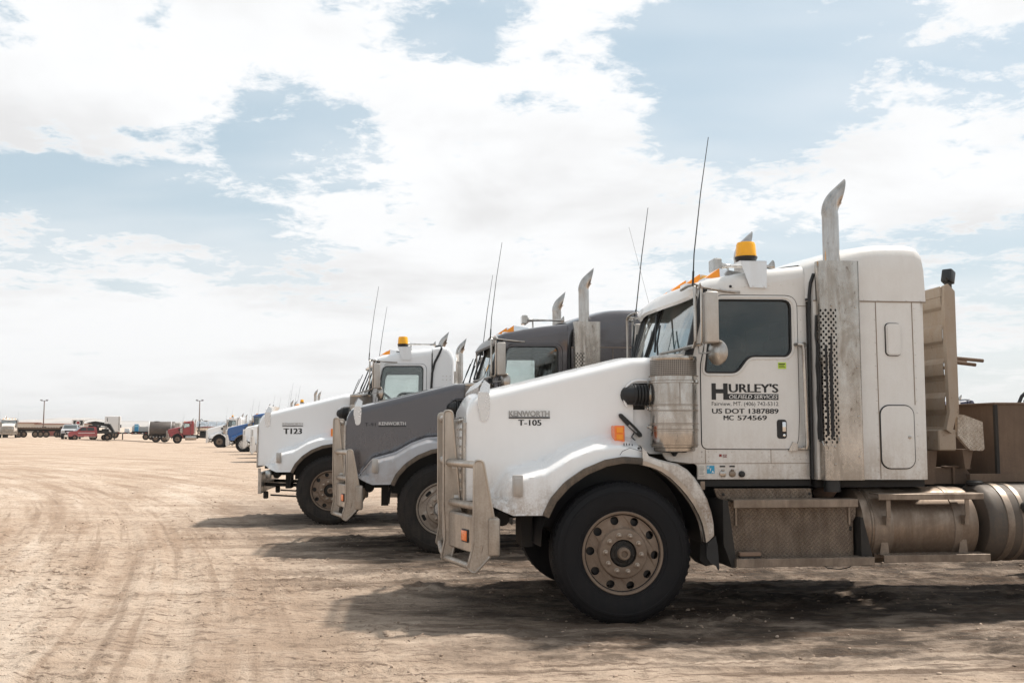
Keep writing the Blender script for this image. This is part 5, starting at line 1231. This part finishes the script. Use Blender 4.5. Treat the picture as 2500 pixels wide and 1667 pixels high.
# buildings
def shed(label, X, Y, L_, D_, H_, wallmat, yaw=0.0, red=False):
    b_ = thing('shed', label, 'building', (X, Y, gz(X, Y) - .3), yaw, None)
    part('wall', M().box(0, L_, 0, D_, 0, H_), wallmat, b_)
    part('roof', M().prism([(-.3, H_), (L_ / 2, H_ + .02 * L_), (L_ + .3, H_), (L_ + .3, H_ - .15), (-.3, H_ - .15)], -.3, D_ + .3) if False else M().add([(-.3, -.3, H_), (L_ + .3, -.3, H_), (L_ + .3, D_ / 2, H_ + .12), (-.3, D_ / 2, H_ + .12), (L_ + .3, D_ + .3, H_), (-.3, D_ + .3, H_)], [(0, 1, 2, 3), (3, 2, 4, 5), (0, 3, 5), (1, 4, 2)]), flat('brown_trim_roof', (.30, .14, .10), .7), b_)
    part('trim', M().box(-.32, L_ + .32, -.34, -.28, H_ - .18, H_ + .04), flat('brown_trim_roof', (.30, .14, .10), .7), b_)
    for k in range(int(L_ / 6)):
        x = 1.5 + k * 6
        cpart('door' if k % 3 == 1 else 'window', 'shd%d' % (k % 3), lambda: M().box(0, 1.0 if k % 3 != 1 else 1.8, -.05, 0, 1.0 if k % 3 != 1 else .2, 1.9 if k % 3 != 1 else 2.4), flat('dark_shed_opening', (.05, .05, .05), .4), b_, loc=(x, 0, 0))
    return b_
TAN = coat_mat('pale_tan_metal_siding', (.60, .52, .44), .7, 0, .1, .1)
shed('tall tan metal shed behind the orange truck with red trim', -134, 258, 10.3, 12, 3.0, TAN, R(20))
shed('long low tan metal building right of the first shed', -124.4, 261, 13.5, 12, 2.7, coat_mat('pale_grey_metal_siding', (.56, .50, .45), .7, 0, .1, .1), R(14))
rc = thing('red_container', 'long dark red container in front of the tan buildings', 'container', (-79, 168, gz(-77, 168)), R(12), G_)
part('container_body', M().box(0, 6.8, 0, 2.4, .1, 1.3, .03, 1), coat_mat('dark_red_container', (.22, .05, .045), .6, 0, .1, .1), rc); part('container_base', M().box(-.5, 6.9, -.05, 2.45, 0, .1), CHASSIS, rc)
wb = thing('box_trailer', 'white box with a red ring emblem on a black panel', 'trailer', (-67.0, 152, gz(-66, 152)), R(24), G_)
part('box_body', M().box(0, 1.75, 0, 1.6, .9, 2.78, .03, 1), flat('white_box_panel', (.76, .74, .72), .5), wb)
part('emblem_panel', M().box(.22, 1.55, -.03, 0, 1.85, 2.55), BLACK, wb)
part('emblem_ring', M().lathe([(.34, -.05), (.34, -.035), (.25, -.035), (.25, -.05)], (.88, 0, 2.2), 'y', 24), WHITEINK, wb)
part('emblem_disc', M().lathe([(.25, -.036), (.0005, -.037)], (.88, 0, 2.2), 'y', 20), flat('dark_red_emblem', (.25, .03, .03), .5), wb)
for x in (.4, 1.5): simple_wheel(wb, x, .1, .45, .45)
# pickups
def pickup(label, X, Y, yaw, mat, bed='box'):
    p = thing('pickup_truck', label, 'pickup truck', (X, Y, gz(X, Y)), yaw, G_)
    prof = rpoly([(-2.9, .55), (-2.92, 1.0), (-2.75, 1.22), (-1.75, 1.32), (-1.15, 1.88), (.60, 1.92), (.80, 1.86), (.92, 1.36), (.95, .55)], [.05, .1, .12, .05, .12, .1, .1, .03, .03], 3)
    def bodym():
        secs = []
        for y, k in ((0, .0), (.05, .0), (.12, .0), (.95, .0)):
            secs.append([(x, y + (.16 * max(0, z_ - 1.3) / .6 if y < .5 else 0), z_ + (0 if y > .04 else -.0)) for x, z_ in prof])
        secs += [[(a, 1.9 - b_, c_) for a, b_, c_ in s_] for s_ in reversed(secs[:-1])]
        m = M().grid(secs, close=True); m.add(secs[0], [tuple(range(len(prof)))]); m.add(secs[-1], [tuple(range(len(prof)))[::-1]]); return m
    part('body', bodym(), mat, p, 40)
    for s_ in (0, 1):
        f_ = (lambda m: m.mirror(1.9)) if s_ else (lambda m: m)
        part('side_window', f_(M().add([(-1.55, .015, 1.36), (-.50, .015, 1.36), (-.50, .145, 1.82), (-1.12, .145, 1.82)], [(0, 1, 2, 3)]).add([(-.42, .015, 1.36), (.55, .015, 1.36), (.48, .145, 1.82), (-.42, .145, 1.82)], [(0, 1, 2, 3)]).xf(Matrix.Translation((0, -.008 if not s_ else -.008, 0)))), BLACK, p)
        part('wheel_arch', f_(M().lathe([(.46, -.01), (.46, .3), (.0005, .3)], (-2.05, 0, .45), 'y', 20)), BLACK, p)
        part('headlight', f_(M().box(-2.945, -2.85, .08, .42, .95, 1.12, .02, 1)), LENS, p)
        part('mirror', f_(M().box(-1.35, -1.22, -.28, -.02, 1.38, 1.62, .02, 1)), BLACK, p)
    part('windshield', M().add([(-1.73, .12, 1.345), (-1.20, .20, 1.84), (-1.20, 1.70, 1.84), (-1.73, 1.78, 1.345)], [(0, 1, 2, 3)]).xf(Matrix.Translation((-.02, 0, .01))), glass('pickup_windshield', (.4, .45, .45), .8, .1), p)
    part('grille', M().box(-2.96, -2.90, .45, 1.45, .80, 1.12, .02, 1), CHASSIS if bed != 'box' else BLACK, p)
    part('bumper', M().box(-3.02, -2.85, .05, 1.85, .48, .74, .03, 1), CHROME if bed != 'box' else CHASSIS, p)
    if bed == 'box': part('cargo_bed', M().box(.95, 2.9, .02, 1.88, .62, 1.32, .03, 1), mat, p)
    else:
        part('flat_deck', M().box(1.0, 3.6, -.1, 2.0, .95, 1.12).box(1.0, 1.1, -.05, 1.95, 1.1, 1.95).box(1.1, 2.4, -.1, .02, 1.1, 1.45), CHASSIS, p)
    part('side_step', M().box(-1.45, .75, -.08, .02, .42, .48), ALU, p)
    if bed != 'box': part('door_stripe', M().box(-1.6, .6, -.012, .0, 1.02, 1.07), WHITEINK, p)
    for x in (-2.05, 1.9 if bed == 'box' else 2.3):
        simple_wheel(p, x, -.02, .40, .40, .26, TYRE); simple_wheel(p, x, 1.66, .40, .40, .26, TYRE)
    return p
pickup('silver pickup truck facing the camera beside the red pickup', -56.7, 131.0, R(108), coat_mat('silver_paint', (.52, .53, .55), .3, .3, .12, .1))
rp = pickup('red crew cab pickup with black flat deck seen from its front left side', -52.3, 124.0, R(36), RED, 'deck')
rp.scale = (.88, .88, .88)
rk2 = thing('black_equipment_rack', 'black steel frame standing on the ground behind the red pickup', 'equipment', (-53.9, 127.0, gz(-52, 127)), R(16), G_)
part('frame', M().box(0, 3.0, 0, 1.8, .85, 1.05).box(.05, 1.15, 0, 1.8, 1.05, 1.95, .05, 1).box(1.2, 1.3, 0, .1, 1.0, 1.7).box(1.2, 2.6, 0, .08, 1.6, 1.7).box(2.1, 2.2, 0, .1, 1.0, 1.6).box(1.6, 2.4, .3, 1.4, 1.05, 1.45, .04, 1), CHASSIS, rk2)
simple_wheel(rk2, .65, -.1, .5); simple_wheel(rk2, 2.5, -.1, .5)
ht = thing('hopper_load', 'grey curved metal scoop raised above the black frame', 'scoop', (-55.4, 129, gz(-54, 129) + 1.85), R(20), G_)
rows = []
for i in range(13):
    a = PI * i / 12; rows.append([(1.45 - 1.45 * math.cos(a), y, .25 + .52 * math.sin(a) ** .6 - (.12 if i in (0, 12) else 0)) for y in (0, .7, 1.4)])
part('shell', M().grid(rows), coat_mat('weathered_grey_steel', (.40, .38, .35), .6, .2, .2, 0), ht)
part('belly', M().prism([(.3, .3), (1.0, .12), (1.4, -.1), (2.0, -.3), (2.2, .0), (2.6, .32), (1.45, .5)], .1, 1.3), CHASSIS, ht)
# gooseneck lowboy trailer
lb = thing('lowboy_trailer', 'low black gooseneck trailer with red and white reflector strips', 'trailer', (-52.3, 130, gz(-52, 130)), R(16), G_)
part('deck', M().box(0, 5.6, 0, 2.3, .82, 1.0), CHASSIS, lb)
part('gooseneck', M().prism([(-1.6, 1.95), (-.4, 1.75), (.35, .85), (.6, .85), (-.1, 2.1), (-1.6, 2.2)], .5, 1.8), CHASSIS, lb)
for k in range(13): cpart('reflector', 'refl', lambda: M().box(0, .16, -.015, 0, .88, .94), WHITEINK if k % 2 else flat('reflector_red', (.45, .03, .02), .5), lb, loc=(.15 + k * .42, 0, 0))
part('support_leg', M().box(.5, .62, .05, .2, 0.05, .85).box(1.5, 1.62, .05, .2, 0.05, .85), CHASSIS, lb)
for x in (4.4, 5.1): simple_wheel(lb, x, .1, .42, .42)
gn = thing('generator', 'grey machine box on the lowboy trailer behind the blue booth', 'generator', (-49.0, 132.2, gz(-49, 132) + .95), R(16))
part('housing', M().box(-1.2, .9, 0, 1.3, .35, 1.05, .05, 1), flat('grey_machine_paint', (.55, .52, .48), .6), gn); part('base', M().box(-1.25, .95, -.05, 1.35, 0, .36), CHASSIS, gn); part('hood_top', M().box(-1.1, -.2, .1, 1.2, 1.05, 1.2, .04, 1), flat('grey_machine_paint', (.55, .52, .48), .6), gn)
bb = thing('blue_booth', 'narrow bright blue cabinet standing in front of the grey machine', 'cabinet', (-49.5, 131.0, gz(-49, 131) + .98), R(16))
part('cabinet', M().box(0, .48, 0, .4, .35, 1.30, .02, 1), flat('bright_blue_plastic', (.02, .22, .42), .5), bb); part('panel', M().box(.06, .42, -.015, 0, .95, 1.2), flat('pale_blue_print', (.25, .5, .65), .5), bb); part('cabinet_base', M().box(0, .48, 0, .4, 0, .35), CHASSIS, bb)
wt = thing('white_tank', 'small white plastic tote on the lowboy trailer', 'tote', (-50.8, 131, gz(-50, 131) + .98), R(16)); part('tote', M().box(0, .62, 0, .8, .05, .68, .05, 2), WHITEINK, wt); part('pallet', M().box(-.02, .64, -.02, .82, 0, .06), CHASSIS, wt)
# tall white sleeper of a truck parked behind
ts = thing('tall_white_trailer', 'tall pale trailer box standing upright behind the lowboy', 'trailer', (-57.1, 140, gz(-56, 140)), R(20), G_)
part('box_body', M().box(0, 2.1, 0, 1.5, .9, 3.12, .09, 3), flat('pale_grey_panel', (.66, .65, .64), .5), ts)
part('side_slot', M().box(.3, .38, -.02, 0, 2.3, 2.85).box(.42, .50, -.02, 0, 1.55, 2.1).box(2.05, 2.2, -.02, .02, 1.5, 1.9), BLACK, ts)
part('corner_post', M().box(1.82, 1.94, -.04, .0, 1.1, 3.08, .01, 1), ALU, ts)
part('undercarriage', M().box(.1, 1.9, .2, 2.8, .5, 1.0), CHASSIS, ts)
for x in (.5, 1.4): simple_wheel(ts, x, .1, .5)
# black water tank on tandem wheels
bt = thing('tank_trailer', 'round black tank trailer on two axles with pale end hoops', 'tank trailer', (-47.7, 131.0, gz(-47.5, 131)), R(16), G_)
def elli(x0, x1, sy, sz, cap=True):
    V = []; F = []; n = 28; secs = [(x0, .0), (x0, .93), (x0 + .12, 1), (x1 - .12, 1), (x1, .93), (x1, 0)]
    for x, k in secs:
        for j in range(n): a = 2 * PI * j / n; V.append((x, 1.2 + sy * k * math.cos(a), 1.70 + sz * k * math.sin(a)))
    for i in range(len(secs) - 1):
        for j in range(n): F.append((i * n + j, i * n + (j + 1) % n, (i + 1) * n + (j + 1) % n, (i + 1) * n + j))
    return M().add(V, F)
part('tank_shell', elli(.05, 3.3, 1.15, 1.02), coat_mat('dusty_black_tank', (.04, .035, .033), .45, .1, .25, .1, dustc=(.25, .19, .15)), bt, 40)
for x in (.0, 2.75): 
    o = part('hoop', elli(x, x + .18, 1.19, 1.06), WBAR, bt)
part('manhole', M().lathe([(.35, 0), (.35, .06), (.0005, .08)], (1.0, 1.2, 2.7), 'z', 16), CHASSIS, bt)
part('tank_frame', M().box(.2, 5.2, .6, .7, .62, .8).box(.2, 5.2, 1.7, 1.8, .62, .8).box(0, 3.3, .1, 2.3, .66, .74), CHASSIS, bt)
for k in range(8): cpart('reflector', 'refl2', lambda: M().box(0, .14, -.015, 0, .68, .74), WHITEINK, bt, loc=(.2 + k * .4, .09, 0))
for x in (.95, 2.05): simple_wheel(bt, x, .1, .5); simple_wheel(bt, x, 2.0, .5)
# silver tanker behind the far trucks
st_ = thing('tanker_trailer', 'long polished silver tanker trailer behind the end of the row', 'tanker trailer', (-42.8, 135, 0), R(10), G_)
part('tank_shell', M().lathe([(.0005, 0), (.6, .03), (.78, .12), (.8, .2), (.8, 9.0), (.78, 9.1), (.0005, 9.2)], (0, 1.2, 2.15), 'x', 32), coat_mat('polished_tank', (.72, .72, .73), .16, 1.0, .06, 0), st_)
for k in range(8): cpart('tank_ring', 'tring', lambda: M().lathe([(.80, 0), (.825, .01), (.825, .05), (.80, .06)], (0, 1.2, 2.15), 'x', 32), ALU, st_, loc=(.5 + k * 1.1, 0, 0))
part('dome_lid', M().lathe([(.3, 0), (.3, .12), (.0005, .15)], (1.2, 1.2, 2.9), 'z', 16).lathe([(.3, 0), (.3, .12), (.0005, .15)], (5.2, 1.2, 2.9), 'z', 16), ALU, st_)
part('tanker_frame', M().box(.5, 9, .7, 1.7, 1.0, 1.35), CHASSIS, st_)
part('hose', M().tube([(.3, .3, 1.1), (.45, .3, 2.2), (.55, .3, 2.95), (.75, .3, 3.2), (.95, .3, 3.0)], .05, 8), RUBBER, st_)
for x in (7.2, 8.3): simple_wheel(st_, x, .1, .5)
# light poles
for lab, X, Y in (('tall twin-arm light pole left, beside the tan sheds', -103.2, 220), ('tall twin-arm light pole right, above the silver tanker', -68.9, 220)):
    p = thing('light_pole', lab, 'light pole', (X, Y, gz(X, Y)), 0, 'yard light poles')
    Hh = 8.45 - gz(X, Y)
    part('pole', M().tube([(0, 0, 0), (0, 0, Hh - .2)], [.16, .09], 8), flat('brown_wood_pole', (.16, .10, .08), .8), p)
    part('crossarm', M().box(-.75, .75, -.04, .04, Hh - .2, Hh - .1), CHASSIS, p)
    for s_ in (-1, 1): part('floodlight', M().box(s_ * .62 - .22, s_ * .62 + .22, -.25, .1, Hh - .12, Hh + .12, .03, 1), flat('grey_floodlight', (.25, .25, .27), .5), p)
# small distant things along the far edge of the yard
for i, (X, Y, L_, H_, c_, lab) in enumerate(((-92, 300, 5, 2.2, (.55, .52, .5), 'tiny white trailer far off between the sheds and the white box'), (-58, 260, 9, 1.6, (.40, .36, .32), 'low brown row of equipment far behind the lowboy'), (-38, 210, 6, 2.6, (.62, .6, .58), 'distant white box trailer behind the black tank'), (-118, 330, 8, 2.0, (.30, .28, .26), 'dark distant trailer beyond the second tan building'), (-99, 340, 6, 2.6, (.60, .40, .33), 'faded rust coloured distant container'), (-76, 280, 6, 1.8, (.25, .24, .24), 'dark distant machine left of the tall pale box'), (-66, 300, 7, 2.4, (.66, .65, .63), 'pale distant trailer beyond the blue cabinet'), (-47, 230, 5, 1.7, (.30, .16, .12), 'brown distant machine beyond the red semi truck'))):
    o = thing('distant_trailer', lab, 'trailer', (X, Y, gz(X, Y)), R(5)); part('box_body', M().box(0, L_, 0, 2.4, .8, .8 + H_, .05, 1), flat('distant_box_%d' % i, c_, .6), o); part('undercarriage', M().box(.2, L_ - .2, .3, 2.1, .4, .8), CHASSIS, o)
    for x in (1, L_ - 1): simple_wheel(o, x, .1, .45, .45)

# ------------------------------------------------------------------ stones and clods
def stones(n, name, label, xr, yr, smin, smax, mat, seed, clump=True):
    rng = np.random.default_rng(seed)
    X = rng.uniform(*xr, n * 3); Y = yr[0] + (yr[1] - yr[0]) * rng.random(n * 3) ** 1.5
    if clump:
        d = vnoise(X * 0.9, Y * 1.2, 8) + vnoise(X * 2.2, Y * 3, 9) * .6
        keep = rng.random(n * 3) < np.clip(.12 + d * 1.8, .05, 1); X, Y = X[keep][:n], Y[keep][:n]
    n = len(X); s_ = smin + (smax - smin) * rng.random(n) ** 6; Z = ground_h(X, Y)
    bm = bmesh.new(); bmesh.ops.create_icosphere(bm, subdivisions=1, radius=1); bv = np.array([v.co[:] for v in bm.verts]); bf = np.array([[v.index for v in f.verts] for f in bm.faces]); bm.free()
    k = len(bv); ang = rng.uniform(0, 6.28, n); sc = np.stack([rng.uniform(.7, 1.6, n), rng.uniform(.6, 1.1, n), rng.uniform(.35, .8, n)], 1)
    jit = rng.uniform(.7, 1.25, (n, k, 1)); V = bv[None] * jit * sc[:, None] * s_[:, None, None]
    ca, sa = np.cos(ang)[:, None], np.sin(ang)[:, None]
    VX = V[..., 0] * ca - V[..., 1] * sa + X[:, None]; VY = V[..., 0] * sa + V[..., 1] * ca + Y[:, None]; VZ = V[..., 2] + Z[:, None] + s_[:, None] * .15
    co = np.stack([VX, VY, VZ], -1).reshape(-1, 3); F = (bf[None] + (np.arange(n) * k)[:, None, None]).reshape(-1, 3)
    me = bpy.data.meshes.new(name); me.vertices.add(len(co)); me.vertices.foreach_set('co', co.reshape(-1).astype(np.float32))
    me.loops.add(F.size); me.loops.foreach_set('vertex_index', F.reshape(-1).astype(np.int32)); me.polygons.add(len(F)); me.polygons.foreach_set('loop_start', np.arange(0, F.size, 3, dtype=np.int32)); me.update(calc_edges=True)
    me.materials.append(mat); o = put(name, me); o['kind'] = 'stuff'; o['label'] = label; return o
clod, t, b = newmat('dirt_clods'); b.inputs['Roughness'].default_value = .95
P = t.new('ShaderNodeTexCoord').outputs['Object']; t.l.new(t.mix(t.ramp(t.noise(P, 3, 3), .35, .65), (.42, .32, .245), (.26, .19, .14)), b.inputs['Base Color'])
stones(14000, 'gravel', 'small stones and dry clods scattered over the dirt', (-7, 6), (4.6, 17), .002, .016, clod, 3)
stones(2500, 'pebbles', 'loose pebbles thinly spread over the yard', (-20, 8), (5, 40), .004, .020, clod, 5, False)

# ------------------------------------------------------------------ dusty air
hz = bpy.data.materials.new('dusty_air'); hz.use_nodes = True; t = NT(hz.node_tree)
t.n.remove(t.n['Principled BSDF']); pv = t.new('ShaderNodeVolumePrincipled'); pv.inputs['Color'].default_value = (.95, .95, .95, 1); pv.inputs['Density'].default_value = 0.00016; pv.inputs['Anisotropy'].default_value = 0.2
t.l.new(pv.outputs[0], [n for n in t.n if n.type == 'OUTPUT_MATERIAL'][0].inputs['Volume'])
h = put('haze', M().box(-12000, 12000, -1000, 12000, -3.5, 70).mesh('haze', hz)); h['kind'] = 'stuff'; h['label'] = 'thin dusty air over the yard and hills'
